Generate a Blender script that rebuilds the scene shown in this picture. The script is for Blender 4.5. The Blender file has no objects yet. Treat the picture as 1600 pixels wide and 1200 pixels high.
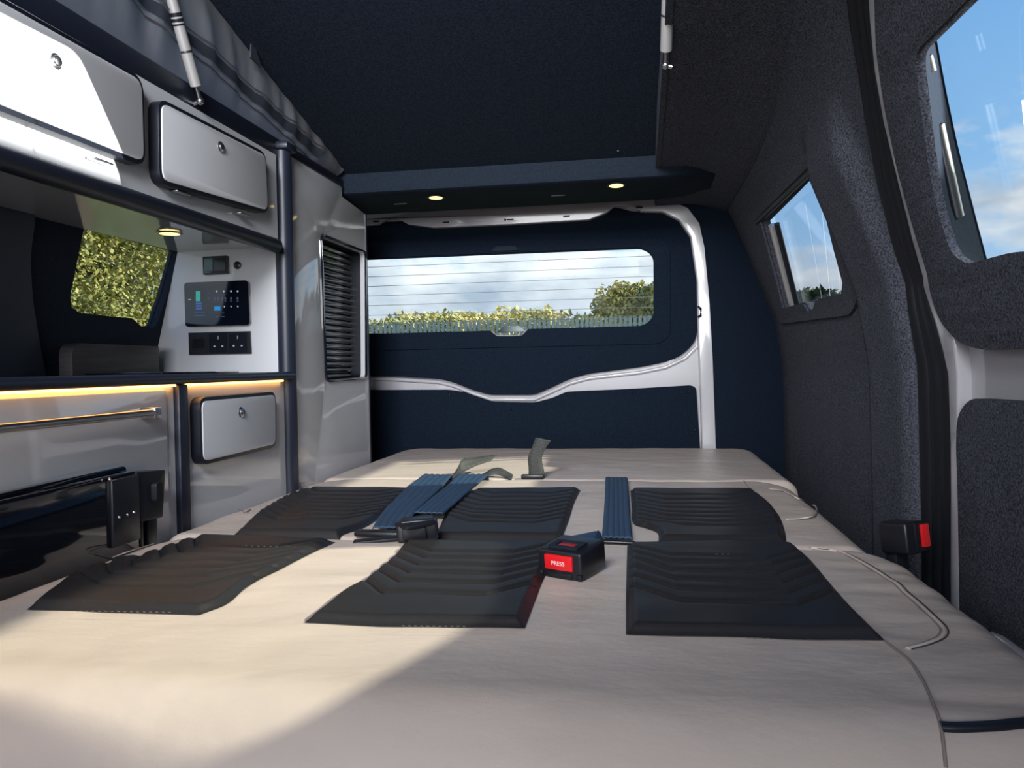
import bpy, bmesh, math, random
from mathutils import Vector, Matrix, noise
from mathutils.geometry import tessellate_polygon
S = bpy.context.scene
COL = S.collection
random.seed(7)

# ------------------------------------------------------------------ camera
F = 1215.0                      # focal length in pixels of the 1600 px frame
CAM = Vector((0, 0, .73))
RIGHT = Vector((.98656671, .16237506, -.0179014))
DOWN = Vector((-.01412925, -.02435626, -.99960349))
FWD = Vector((-.16274668, .98642846, -.02173484))
cd = bpy.data.cameras.new('camera'); cam = bpy.data.objects.new('camera', cd); COL.objects.link(cam)
cd.sensor_width = 36; cd.lens = F / 1600 * 36; cd.clip_start = .02; cd.clip_end = 500
up, bk = -DOWN, -FWD
cam.matrix_world = Matrix(((RIGHT.x, up.x, bk.x, CAM.x), (RIGHT.y, up.y, bk.y, CAM.y), (RIGHT.z, up.z, bk.z, CAM.z), (0, 0, 0, 1)))
S.camera = cam

# ------------------------------------------------------------------ world, sun, exposure
SUN_DIR = Vector((-1, .02, -.62))
w = bpy.data.worlds.new('sky'); S.world = w; w.use_nodes = True
nt = w.node_tree; N = nt.nodes; L = nt.links; N.clear()
out = N.new('ShaderNodeOutputWorld'); bg = N.new('ShaderNodeBackground'); bg.inputs[1].default_value = 1.25
tc = N.new('ShaderNodeTexCoord'); sep = N.new('ShaderNodeSeparateXYZ'); L.new(tc.outputs['Generated'], sep.inputs[0])
rmp = N.new('ShaderNodeValToRGB'); e = rmp.color_ramp.elements
e[0].position = 0; e[0].color = (.46, .62, .78, 1); e[1].position = 1; e[1].color = (.06, .16, .42, 1)
m_ = rmp.color_ramp.elements.new(.22); m_.color = (.25, .47, .76, 1)
m_ = rmp.color_ramp.elements.new(.48); m_.color = (.13, .33, .68, 1)
L.new(sep.outputs[2], rmp.inputs[0])
mp = N.new('ShaderNodeMapping'); mp.inputs['Scale'].default_value = (1, 1, 2.3); mp.inputs['Location'].default_value = (1.3, .2, .45)
L.new(tc.outputs['Generated'], mp.inputs[0])
ns = N.new('ShaderNodeTexNoise'); ns.inputs['Scale'].default_value = 3.1; ns.inputs['Detail'].default_value = 9; ns.inputs['Roughness'].default_value = .56
L.new(mp.outputs[0], ns.inputs['Vector'])
hz = N.new('ShaderNodeMath'); hz.operation = 'MULTIPLY_ADD'; hz.inputs[1].default_value = -.42; hz.inputs[2].default_value = .150
L.new(sep.outputs[2], hz.inputs[0])
ad = N.new('ShaderNodeMath'); ad.operation = 'ADD'; L.new(ns.outputs['Fac'], ad.inputs[0]); L.new(hz.outputs[0], ad.inputs[1])
cr = N.new('ShaderNodeValToRGB'); cr.color_ramp.elements[0].position = .49; cr.color_ramp.elements[1].position = .58
L.new(ad.outputs[0], cr.inputs[0])
ns2 = N.new('ShaderNodeTexNoise'); ns2.inputs['Scale'].default_value = 7; ns2.inputs['Detail'].default_value = 6
L.new(mp.outputs[0], ns2.inputs['Vector'])
cc = N.new('ShaderNodeValToRGB'); cc.color_ramp.elements[0].position = .35; cc.color_ramp.elements[0].color = (.40, .47, .57, 1)
cc.color_ramp.elements[1].position = .62; cc.color_ramp.elements[1].color = (.92, .93, .94, 1)
L.new(ns2.outputs['Fac'], cc.inputs[0])
mx = N.new('ShaderNodeMixRGB'); L.new(cr.outputs[0], mx.inputs[0]); L.new(rmp.outputs[0], mx.inputs[1]); L.new(cc.outputs[0], mx.inputs[2])
L.new(mx.outputs[0], bg.inputs[0]); L.new(bg.outputs[0], out.inputs[0])
sl = bpy.data.lights.new('sun', 'SUN'); sl.energy = 6.3; sl.angle = math.radians(1.2); sl.color = (1, .94, .72)
so = bpy.data.objects.new('sun', sl); COL.objects.link(so); so.location = (5, 1, 6); so.rotation_euler = SUN_DIR.to_track_quat('-Z', 'Y').to_euler()
# added area lamps: daylight fill at the windscreen, and one under the raised roof
def area(name, loc, d, sx, sy, power, colr, spread=180):
    a = bpy.data.lights.new(name, 'AREA'); a.shape = 'RECTANGLE'; a.size = sx; a.size_y = sy; a.energy = power; a.color = colr; a.spread = math.radians(spread)
    o = bpy.data.objects.new(name, a); COL.objects.link(o); o.location = loc; o.rotation_euler = Vector(d).to_track_quat('-Z', 'Z').to_euler(); return o
area('windscreen_daylight', (-.40, -1.20, 1.02), (0, 1, .03), 1.35, .55, 9, (.98, .98, 1), 100)
area('added_roof_fill', (-.40, -.40, 1.62), (0, 1, -.22), .8, .40, 14.5, (.96, .98, 1), 74)  # made-up fill lamp under the raised roof, brightens the rear
# added spot lamp outside, aimed through the side window to brighten the left locker
gp = bpy.data.lights.new('added_glare_spot', 'SPOT'); gp.energy = 9000; gp.spot_size = math.radians(5.6); gp.spot_blend = .02; gp.shadow_soft_size = .01; gp.color = (1, .97, .92)
go = bpy.data.objects.new('added_glare_spot', gp); COL.objects.link(go); go.location = (6.0, .95, .60)
go.rotation_euler = (Vector((-.85, .86, 1.12)) - Vector((6.0, .95, .60))).to_track_quat('-Z', 'Y').to_euler()
S.view_settings.view_transform = 'Standard'; S.view_settings.look = 'None'; S.view_settings.gamma = 1
S.view_settings.exposure = 0.0; S.view_settings.use_curve_mapping = False
try:
    S.cycles.max_bounces = 10; S.cycles.transparent_max_bounces = 16; S.cycles.sample_clamp_indirect = 4; S.cycles.use_denoising = True
    S.cycles.caustics_reflective = False; S.cycles.caustics_refractive = False
except Exception: pass

# ------------------------------------------------------------------ measuring the photograph: a pixel's line of sight meets a real surface
def ray(px, py): return RIGHT * ((px - 800) / F) + DOWN * ((py - 600) / F) + FWD
def at(px, py, ax, val):
    i = 'xyz'.index(ax); d = ray(px, py); return CAM + d * ((val - CAM[i]) / d[i])
def on(px, py, ax, fn, start):
    v = start
    for _ in range(12): v = fn(at(px, py, ax, v))
    return at(px, py, ax, v)

# ------------------------------------------------------------------ mesh helpers
WO = {}
def link(name, me, m, parent=None):
    me.materials.append(m)
    o = bpy.data.objects.new(name, me); COL.objects.link(o)
    if parent is not None:
        o.parent = parent; o.location = -WO.get(parent.name, Vector((0, 0, 0)))
    return o
def thing(name, label, cat, loc=(0, 0, 0), group=None):
    o = bpy.data.objects.new(name, None); COL.objects.link(o); o.location = loc; o.empty_display_size = .05
    WO[o.name] = Vector(loc); o['label'] = label; o['category'] = cat
    if group: o['group'] = group
    return o
def struct(name, loc=(0, 0, 0), label=None):
    o = bpy.data.objects.new(name, None); COL.objects.link(o); o.location = loc; WO[o.name] = Vector(loc); o['kind'] = 'structure'
    if label: o['label'] = label
    return o
def tag(o, label, cat, group=None):
    o['label'] = label; o['category'] = cat
    if group: o['group'] = group
    return o
def fin(bm, smooth=None):
    bmesh.ops.recalc_face_normals(bm, faces=bm.faces)
    me = bpy.data.meshes.new('m'); bm.to_mesh(me); bm.free()
    if smooth is not None:
        for p in me.polygons: p.use_smooth = True
        me.set_sharp_from_angle(angle=math.radians(smooth))
    return me
def add_box(bm, x0, x1, y0, y1, z0, z1, bev=0, seg=2, mtx=None):
    g = bmesh.ops.create_cube(bm, size=1)
    vs = g['verts']
    for v in vs:
        v.co = Vector(((x0 + x1) / 2 + v.co.x * (x1 - x0), (y0 + y1) / 2 + v.co.y * (y1 - y0), (z0 + z1) / 2 + v.co.z * (z1 - z0)))
    if bev:
        es = list({e_ for v in vs for e_ in v.link_edges})
        r = bmesh.ops.bevel(bm, geom=es, offset=bev, segments=seg, affect='EDGES', profile=.5)
        vs = list({v for f in r['faces'] for v in f.verts} | {v for v in vs if v.is_valid})
    if mtx is not None:
        for v in vs:
            if v.is_valid: v.co = mtx @ v.co
    return vs
def box(x0, x1, y0, y1, z0, z1, bev=0, seg=2, mtx=None):
    bm = bmesh.new(); add_box(bm, x0, x1, y0, y1, z0, z1, bev, seg, mtx); return fin(bm, 40)
def add_tube(bm, pts, r, n=12, caps=True):
    pts = [Vector(p) for p in pts]; rs = r if isinstance(r, (list, tuple)) else [r] * len(pts)
    rings = []; ref = None
    for i, p in enumerate(pts):
        d = (pts[min(i + 1, len(pts) - 1)] - pts[max(i - 1, 0)])
        if d.length < 1e-9: d = pts[-1] - pts[0]
        d.normalize()
        if ref is None: ref = Vector((0, 0, 1)) if abs(d.z) < .8 else Vector((1, 0, 0))
        a = d.cross(ref).normalized(); b = d.cross(a).normalized(); ref = -b if False else ref
        rings.append([bm.verts.new(p + a * (rs[i] * math.cos(t)) + b * (rs[i] * math.sin(t))) for t in [2 * math.pi * k / n for k in range(n)]])
    for A, B in zip(rings, rings[1:]):
        for k in range(n): bm.faces.new((A[k], A[(k + 1) % n], B[(k + 1) % n], B[k]))
    if caps: bm.faces.new(rings[0][::-1]); bm.faces.new(rings[-1])
def tube(pts, r, n=12): bm = bmesh.new(); add_tube(bm, pts, r, n); return fin(bm, 50)
def grid(fn, nu, nv, smooth=60):
    vs = [fn(i / nu, j / nv) for j in range(nv + 1) for i in range(nu + 1)]
    fs = [(j * (nu + 1) + i, j * (nu + 1) + i + 1, (j + 1) * (nu + 1) + i + 1, (j + 1) * (nu + 1) + i) for j in range(nv) for i in range(nu)]
    me = bpy.data.meshes.new('g'); me.from_pydata([tuple(v) for v in vs], [], fs); me.update()
    for p in me.polygons: p.use_smooth = True
    return me
def rnd(pts, r, n=6):
    """round the corners of a 2D polygon; r a number or one per corner"""
    o = []; k = len(pts)
    for i, p in enumerate(pts):
        ri = r[i] if isinstance(r, (list, tuple)) else r
        p = Vector((p[0], p[1])); a = Vector(pts[i - 1][:2]) - p; b = Vector(pts[(i + 1) % k][:2]) - p
        la, lb = a.length, b.length
        if ri <= 0 or la < 1e-6 or lb < 1e-6: o.append((p.x, p.y)); continue
        t = min(ri, la * .48, lb * .48); A = p + a / la * t; B = p + b / lb * t
        for s in range(n + 1):
            s /= n; q = A * (1 - s) ** 2 + p * 2 * s * (1 - s) + B * s * s; o.append((q.x, q.y))
    return o
def slab(outer, holes, t, fn, cu=(), cv=(), bev=0, smooth=35):
    """polygon with holes in (u,v), front at w=0, back at w=t, cut along u/v values, then mapped by fn(u,v,w)"""
    loops = [outer] + list(holes)
    flat = [p for l in loops for p in l]
    tris = tessellate_polygon([[Vector((p[0], p[1], 0)) for p in l] for l in loops])
    bm = bmesh.new()
    fr = [bm.verts.new((p[0], p[1], 0)) for p in flat]; bk_ = [bm.verts.new((p[0], p[1], t)) for p in flat]
    for a, b, c in tris:
        try: bm.faces.new((fr[a], fr[b], fr[c])); bm.faces.new((bk_[c], bk_[b], bk_[a]))
        except ValueError: pass
    s = 0; rim = []
    for l in loops:
        n = len(l)
        for i in range(n):
            a, b = s + i, s + (i + 1) % n
            try:
                bm.faces.new((fr[a], fr[b], bk_[b], bk_[a]))
                e_ = bm.edges.get((fr[a], fr[b]))
                if e_: rim.append(e_)
            except ValueError: pass
        s += n
    bmesh.ops.recalc_face_normals(bm, faces=bm.faces)
    if bev: bmesh.ops.bevel(bm, geom=rim, offset=bev, segments=3, affect='EDGES', profile=.5, clamp_overlap=True)
    for u in cu: bmesh.ops.bisect_plane(bm, geom=bm.verts[:] + bm.edges[:] + bm.faces[:], plane_co=(u, 0, 0), plane_no=(1, 0, 0))
    for v in cv: bmesh.ops.bisect_plane(bm, geom=bm.verts[:] + bm.edges[:] + bm.faces[:], plane_co=(0, v, 0), plane_no=(0, 1, 0))
    for v in bm.verts: v.co = Vector(fn(v.co.x, v.co.y, v.co.z))
    return fin(bm, smooth)
def frange(a, b, s):
    n = int(abs(b - a) / s); return [a + (b - a) * i / max(n, 1) for i in range(1, n)]
def sph(c, r, n=14):
    bm = bmesh.new(); bmesh.ops.create_uvsphere(bm, u_segments=n, v_segments=n // 2, radius=r)
    for v in bm.verts: v.co += Vector(c)
    return fin(bm, 60)
def sm(x): x = max(0, min(1, x)); return x * x * (3 - 2 * x)
def poly_at(pl, s):
    """point on polyline at fraction s of its length"""
    ls = [(Vector(b) - Vector(a)).length for a, b in zip(pl, pl[1:])]; T = sum(ls) * s
    for (a, b), l in zip(zip(pl, pl[1:]), ls):
        if T <= l + 1e-9: return Vector(a).lerp(Vector(b), T / l if l else 0)
        T -= l
    return Vector(pl[-1])
def smoothline(pts, n=40):
    P = [Vector(p) for p in pts]; P = [P[0] * 2 - P[1]] + P + [P[-1] * 2 - P[-2]]; o = []
    m = len(P) - 3
    for k in range(n + 1):
        s = k / n * m; i = min(int(s), m - 1); t = s - i; a, b, c, d = P[i:i + 4]
        o.append(.5 * ((2 * b) + (c - a) * t + (2 * a - 5 * b + 4 * c - d) * t * t + (3 * b - a - 3 * c + d) * t ** 3))
    return o

# ------------------------------------------------------------------ materials
def mat(name, col, rough=.5, metal=0, spec=.5, coat=0, noise_=None, bump=None, emit=None, sheen=0, col2=None, stretch=None):
    m = bpy.data.materials.new(name); m.use_nodes = True; n = m.node_tree.nodes; l = m.node_tree.links; b = n['Principled BSDF']
    b.inputs['Base Color'].default_value = (*col, 1); b.inputs['Roughness'].default_value = rough; b.inputs['Metallic'].default_value = metal
    b.inputs['Specular IOR Level'].default_value = spec; b.inputs['Coat Weight'].default_value = coat; b.inputs['Coat Roughness'].default_value = .04
    if sheen: b.inputs['Sheen Weight'].default_value = sheen; b.inputs['Sheen Roughness'].default_value = .5
    if emit: b.inputs['Emission Color'].default_value = (*emit[0], 1); b.inputs['Emission Strength'].default_value = emit[1]
    t = n.new('ShaderNodeTexCoord'); src = t.outputs['Object']
    if stretch:
        mp_ = n.new('ShaderNodeMapping'); mp_.inputs['Scale'].default_value = stretch; l.new(src, mp_.inputs[0]); src = mp_.outputs[0]
    if noise_:
        x = n.new('ShaderNodeTexNoise'); x.inputs['Scale'].default_value = noise_[0]; x.inputs['Detail'].default_value = noise_[2] if len(noise_) > 2 else 3
        l.new(src, x.inputs['Vector']); r = n.new('ShaderNodeValToRGB'); c2 = col2 or tuple(c * (1 - noise_[1]) for c in col)
        k = noise_[3] if len(noise_) > 3 else (.35, .65)
        r.color_ramp.elements[0].color = (*c2, 1); r.color_ramp.elements[1].color = (*col, 1); r.color_ramp.elements[0].position = k[0]; r.color_ramp.elements[1].position = k[1]
        l.new(x.outputs['Fac'], r.inputs[0]); l.new(r.outputs[0], b.inputs['Base Color'])
    if bump:
        prev = None
        for sc, st, dist in (bump if isinstance(bump[0], (list, tuple)) else [bump]):
            x = n.new('ShaderNodeTexNoise'); x.inputs['Scale'].default_value = sc; x.inputs['Detail'].default_value = 4; l.new(src, x.inputs['Vector'])
            bp = n.new('ShaderNodeBump'); bp.inputs['Strength'].default_value = st; bp.inputs['Distance'].default_value = dist; l.new(x.outputs['Fac'], bp.inputs['Height'])
            if prev: l.new(prev.outputs[0], bp.inputs['Normal'])
            prev = bp
        l.new(prev.outputs[0], b.inputs['Normal'])
    return m
def glassmat(name, tint, gloss=.02):
    m = bpy.data.materials.new(name); m.use_nodes = True; n = m.node_tree.nodes; l = m.node_tree.links; n.clear()
    o = n.new('ShaderNodeOutputMaterial'); tr = n.new('ShaderNodeBsdfTransparent'); tr.inputs[0].default_value = (*tint, 1)
    g = n.new('ShaderNodeBsdfGlossy'); g.inputs['Roughness'].default_value = .02; g.inputs[0].default_value = (.9, .95, 1, 1)
    lw_ = n.new('ShaderNodeLayerWeight'); pw = n.new('ShaderNodeMath'); pw.operation = 'POWER'; pw.inputs[1].default_value = 5; l.new(lw_.outputs['Facing'], pw.inputs[0])
    fr = n.new('ShaderNodeMath'); fr.operation = 'MULTIPLY_ADD'; fr.inputs[1].default_value = .5; fr.inputs[2].default_value = gloss; l.new(pw.outputs[0], fr.inputs[0]); x = n.new('ShaderNodeMixShader')
    l.new(fr.outputs[0], x.inputs[0]); l.new(tr.outputs[0], x.inputs[1]); l.new(g.outputs[0], x.inputs[2]); l.new(x.outputs[0], o.inputs[0]); return m
FELT = mat('charcoal_felt', (.140, .150, .192), .95, spec=.08, noise_=(330, .76, 4, (.36, .72)), bump=((380, .35, .002), (9, .35, .012)))
FELT_N = mat('navy_carpet', (.0085, .0155, .030), .9, spec=.1, noise_=(260, .3, 3), bump=(260, .3, .001))
NAVY_B = mat('navy_lining_board', (.017, .025, .042), .7, spec=.15, noise_=(220, .3, 3), bump=(300, .2, .001))
NAVY_D = mat('dark_lining', (.021, .030, .050), .85, spec=.1, noise_=(200, .5, 3), bump=(260, .35, .0012))
WHITE = mat('gloss_white_laminate', (.62, .63, .665), .06, spec=.5, coat=.5, noise_=(1.7, .03))
WHITE_S = mat('satin_white_door', (.60, .61, .65), .35, spec=.4)
PAINT = mat('white_body_paint', (.52, .51, .55), .2, coat=.6, noise_=(4, .04))
BLACK = mat('black_edging', (.008, .010, .018), .38, spec=.45)
BLACK_NV = mat('black_powder_coat', (.012, .016, .032), .42, spec=.5)
GLOSSBLK = mat('gloss_black_panel', (.003, .005, .012), .07, spec=.6, coat=.7)
RUBBER = mat('black_rubber', (.008, .009, .014), .5, spec=.35)
PLASTIC = mat('black_plastic', (.010, .011, .016), .35, spec=.5, bump=(400, .1, .0005))
CHROME = mat('polished_chrome', (.72, .72, .75), .25, 1)
SATIN = mat('satin_steel', (.55, .54, .55), .28, 1)
ALU = mat('strut_silver', (.62, .60, .60), .32, .6)
LEATHER = mat('beige_leather', (.60, .51, .455), .42, spec=.35, noise_=(6, .05), bump=((700, .12, .0008), (26, .22, .005), (7, .25, .012)), stretch=(1, 1.6, 1))
PAD = mat('charcoal_quilted_leather', (.021, .020, .022), .45, spec=.30, noise_=(200, .15), bump=(650, .2, .0008))
THREAD = mat('dark_thread', (.06, .05, .05), .7)
THREAD_L = mat('taupe_thread', (.28, .23, .21), .7)
WEB = mat('navy_webbing', (.024, .055, .110), .55, spec=.4, bump=(500, .4, .0008))
WEB_G = mat('charcoal_webbing', (.055, .058, .055), .7, noise_=(240, .4), bump=(400, .5, .001))
RED = mat('red_plastic', (.75, .015, .02), .3, spec=.5)
CANVAS = mat('grey_canvas', (.19, .195, .215), .75, spec=.25, noise_=(3, .15), bump=(350, .25, .001))
def translucent(m, col, f):
    n = m.node_tree.nodes; l = m.node_tree.links; b = n['Principled BSDF']; o = n['Material Output']; t = n.new('ShaderNodeBsdfTranslucent'); t.inputs[0].default_value = (*col, 1)
    x = n.new('ShaderNodeMixShader'); x.inputs[0].default_value = f; l.new(b.outputs[0], x.inputs[1]); l.new(t.outputs[0], x.inputs[2]); l.new(x.outputs[0], o.inputs[0])
translucent(CANVAS, (.23, .235, .26), .35)
CANVAS_D = mat('dark_canvas_band', (.035, .042, .06), .75, spec=.25, bump=(350, .3, .001))
WOODD = mat('dark_grained_board', (.045, .042, .045), .5, noise_=(14, .5, 5), stretch=(1, .6, 9))
LAMP = mat('warm_lamp', (1, .9, .6), .4, emit=((1, .72, .27), 2.0))
LED = mat('warm_led_strip', (1, .8, .5), .4, emit=((1, .45, .11), 7.5))
G_REAR = glassmat('rear_glass', (.93, .97, .98), .001)
G_SIDE = glassmat('side_glass', (.92, .95, .97))
G_CLEAR = glassmat('clear_glass', (.95, .97, .97))
HEAT = mat('heater_wire', (.10, .13, .16), .5)
LEAF = mat('hedge_leaf', (.80, .68, .30), .6, spec=.2, noise_=(.9, .5, 3), col2=(.42, .42, .16))
LEAF_Y = mat('birch_leaf', (.52, .47, .16), .5, spec=.3, noise_=(3, .5, 4), col2=(.26, .30, .09))
LEAF_G = mat('far_tree_leaf', (.10, .14, .045), .7, spec=.1, noise_=(.5, .4, 3), col2=(.045, .075, .02))
BARK = mat('bark', (.10, .08, .06), .9)
FENCE = mat('galvanised_pale', (.42, .47, .43), .7, 0)
GRASS = mat('rough_grass', (.16, .18, .06), .95, noise_=(1.4, .5, 5), bump=(12, .5, .05))
FLOORM = mat('dark_floor_vinyl', (.05, .045, .042), .45, noise_=(20, .3))

# ------------------------------------------------------------------ right-hand body side: width as a function of height (tumblehome)
PROF = [(-.2, .475), (.45, .475), (.72, .470), (.86, .448), (.96, .412), (1.10, .358), (1.20, .320), (1.26, .290), (1.30, .250), (1.318, .20), (1.32, .06)]
def XR(z):
    if z <= PROF[0][0]: return PROF[0][1]
    for (z0, x0), (z1, x1) in zip(PROF, PROF[1:]):
        if z <= z1: return x0 + (x1 - x0) * (z - z0) / (z1 - z0)
    return .30
def XRs(z):      # the side only (no roof curve), for doors and glass
    P = [(-.2, .475), (.45, .475), (.72, .470), (.86, .448), (.96, .412), (1.10, .358), (1.20, .320), (1.26, .297), (1.45, .24)]
    for (z0, x0), (z1, x1) in zip(P, P[1:]):
        if z <= z1: return x0 + (x1 - x0) * (z - z0) / (z1 - z0)
    return P[-1][1]
def atR(px, py): p = on(px, py, 'x', lambda q: XRs(q.z), .45); return (p.y, p.z)
def interp(T, z):
    if z <= T[0][0]: return T[0][1]
    for (a, b), (c, d) in zip(T, T[1:]):
        if z <= c: return b + (d - b) * (z - a) / (c - a)
    return T[-1][1]
JL = [(.0, 1.292), (.39, 1.292), (.60, 1.281), (.70, 1.283), (.78, 1.302), (.845, 1.326), (.917, 1.306), (.987, 1.278), (1.084, 1.231), (1.145, 1.190), (1.195, 1.142), (1.34, .98)]
SL = [(.0, 1.402), (.45, 1.404), (.73, 1.404), (.845, 1.398), (.92, 1.385), (1.003, 1.350), (1.10, 1.290), (1.216, 1.199), (1.34, 1.06)]
JR = [(.0, 1.262), (.62, 1.250), (.75, 1.245), (.845, 1.262), (.917, 1.262), (.987, 1.236), (1.084, 1.190), (1.16, 1.145), (1.201, 1.094), (1.34, .92)]
def bump_y(y):   # padded pillar cover beside the door opening
    return .030 * sm((1.66 - y) / .05) * sm((y - 1.36) / .07) if y < 1.66 else 0
# right quarter wall (felt), rises into the ceiling curve
quarter = [atR(*p) for p in [(1192, 345), (1232, 303), (1270, 262), (1290, 318), (1308, 392), (1321, 440), (1319, 458), (1278, 467), (1274, 481), (1266, 484), (1260, 474), (1256, 472), (1227, 481)]]
wr = struct('wall_right', (.47, 2, 0))
link('felt_lining', slab([(y_ - .004, z_) for z_, y_ in SL[:-1]] + [(1.12, 1.315), (2.2, 1.315), (2.74, 1.315), (2.74, .0)], [quarter], -.02,
     lambda u, v, w_: (XR(v) - bump_y(u) * sm((1.20 - v) / .12) - w_ , u, v), cu=frange(1.10, 1.72, .015) + frange(1.8, 2.7, .1), cv=frange(.5, 1.24, .03) + [1.25, 1.26, 1.27, 1.28, 1.285, 1.29, 1.295], bev=.006), FELT, wr)
# crease panel round the quarter window
def offset(poly, d):
    n = len(poly); c = Vector((sum(p[0] for p in poly) / n, sum(p[1] for p in poly) / n)); o = []
    for i in range(n):
        p = Vector(poly[i]); a = (p - Vector(poly[i - 1])).normalized(); b = (Vector(poly[(i + 1) % n]) - p).normalized(); t = (a + b)
        if t.length < .1: t = a
        t.normalize(); nn = Vector((t.y, -t.x))
        if (p - c).dot(nn) < 0: nn = -nn
        o.append(tuple(p + nn * d))
    return o
sur = rnd([atR(*p) for p in [(1165, 352), (1262, 232), (1292, 262), (1348, 458), (1335, 492), (1222, 506)]], .05)
link('window_surround', slab(sur, [offset(quarter, .004)], .007, lambda u, v, w_: (XRs(v) - .001 - w_, u, v), cu=frange(1.7, 2.7, .08), cv=frange(.8, 1.28, .03), bev=.003), FELT, wr)
w1 = struct('window_1', (.47, 2.1, .9))
gl = offset(quarter, .03)
link('pane', slab(gl, [], .003, lambda u, v, w_: (XRs(v) + .040 + w_, u, v), cv=frange(.8, 1.28, .03)), G_SIDE, w1)
a, b = atR(1186, 346), atR(1276, 260)
link('blind_cassette', tube([(XRs(a[1]) - .004, a[0], a[1]), (XRs(b[1]) - .004, b[0], b[1])], .009, 12), PLASTIC, w1)
a, b = atR(1222, 300), atR(1243, 281)
link('blind_clip', tube([(XRs(a[1]) - .008, a[0] - .02, a[1] + .012), (XRs(b[1]) - .008, b[0] - .02, b[1] + .012)], .004, 8), SATIN, w1)
for k, (p0, p1, r, m) in enumerate([((1196, 352), (1229, 478), .011, ALU), ((1203, 350), (1235, 476), .008, PLASTIC)]):
    a, b = atR(*p0), atR(*p1)
    link('frame_channel', tube([(XRs(a[1]) + .018, a[0], a[1]), (XRs(b[1]) + .018, b[0], b[1])], r, 10), m, w1)
STREAK = bpy.data.materials.new('pale_streak'); STREAK.use_nodes = True  # half-clear white strips laid on the side panes
_n = STREAK.node_tree.nodes; _l = STREAK.node_tree.links; _n.clear(); _o = _n.new('ShaderNodeOutputMaterial'); _t = _n.new('ShaderNodeBsdfTransparent')
_d = _n.new('ShaderNodeBsdfDiffuse'); _d.inputs[0].default_value = (.9, .95, 1, 1); _tl = _n.new('ShaderNodeBsdfTranslucent'); _tl.inputs[0].default_value = (.95, .98, 1, 1)
_a = _n.new('ShaderNodeMixShader'); _a.inputs[0].default_value = .6; _l.new(_d.outputs[0], _a.inputs[1]); _l.new(_tl.outputs[0], _a.inputs[2])
_m = _n.new('ShaderNodeMixShader'); _m.inputs[0].default_value = .42; _l.new(_t.outputs[0], _m.inputs[1]); _l.new(_a.outputs[0], _m.inputs[2]); _l.new(_m.outputs[0], _o.inputs[0])
def streak(parent, p0, p1, wd):
    a, b = atR(*p0), atR(*p1)
    pts = smoothline([(XRs(a[1] + (b[1] - a[1]) * s) + .036, a[0] + (b[0] - a[0]) * s + .004 * math.sin(3 * s), a[1] + (b[1] - a[1]) * s) for s in (0, .3, .6, 1)], 10)
    link('pane_streak', grid(lambda u, v: pts[int(round(v * 10))] + Vector((0, (u - .5) * wd, 0)), 1, 10), STREAK, parent)
for p0, p1, wd in [((1233, 318), (1263, 474), .003), ((1257, 320), (1275, 478), .005), ((1272, 322), (1289, 462), .003), ((1258, 308), (1280, 294), .006)]: streak(w1, p0, p1, wd)

# ------------------------------------------------------------------ rear of the body: white frame, tailgate
YT = 2.75
def tx(px, py, y=YT): p = at(px, py, 'y', y); return (p.x, p.z)
fy = lambda y0, s=1: (lambda u, v, w_: (u, y0 + w_, v))
wrr = struct('wall_rear', (-.4, YT, 0))
link('corner_lining', slab([tx(*p, 2.715) for p in [(560, 318), (800, 306), (1000, 306), (1046, 311), (1075, 324), (1093, 348), (1101, 385), (1109, 470), (1114, 560), (1119, 700)]] + [(.262, 0), (.48, 0), (.48, .70), (.455, .86), (.415, .96), (.36, 1.10), (.32, 1.20), (.29, 1.26), (.25, 1.34), (-1.2, 1.34)], [], .02, lambda u, v, w_: (u, 2.715 + w_, v), bev=.004), FELT_N, wrr)
pil_out = [tx(1000, 300), tx(1130, 300), (.30, .2)]
pil_in = [(.222, .2), tx(1096, 700), tx(1094, 625), tx(1090, 540), tx(1088, 440), tx(1078, 372), tx(1060, 346), tx(1035, 333), tx(1000, 332)]
link('door_frame_paint', slab(pil_out + pil_in, [], .03, fy(2.728), bev=.006), PAINT, wrr)
hdr_t = [(560, 344), (605, 341), (628, 337), (660, 331), (712, 326), (760, 324), (816, 320), (920, 318), (1010, 314)]
hdr_b = [(1010, 333), (975, 322), (962, 322), (948, 334), (920, 345), (800, 352), (680, 357), (640, 352), (624, 343), (608, 343), (592, 352), (560, 354)]
link('header_paint', slab([tx(*p) for p in hdr_t + hdr_b], [], .03, fy(2.730), bev=.003), PAINT, wrr)
for px, py in [(591, 348), (699, 349), (799, 344.5), (886, 339.5), (999, 326)]:
    x, z = tx(px, py); link('slot', box(x - .012, x + .012, 2.726, 2.735, z - .0025, z + .0025, .002), RUBBER, wrr)
x, z = tx(791, 345); link('slot', box(x - .003, x + .003, 2.726, 2.735, z - .004, z + .004, .001), RUBBER, wrr)
d1 = struct('door_1', (-.47, YT, .3))
win_px = [(560, 406), (1004, 388), (1021, 400), (1021.5, 495), (1006, 509), (824, 514), (815, 523), (777, 524), (768, 516.5), (600, 521), (560, 521)]
win = [tx(*p) for p in win_px]; win[0] = (-1.03, win[0][1]); win[-1] = (-1.03, win[-1][1])
win_r = rnd(win, [.03, .035, .035, .035, .04, .008, .01, .01, .008, 0, .03])
link('painted_skin', slab([(-1.25, .2), (.245, .2), (.245, 1.33), (-1.25, 1.33)], [offset(win_r, .012)], .02, fy(2.772)), PAINT, d1)
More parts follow.
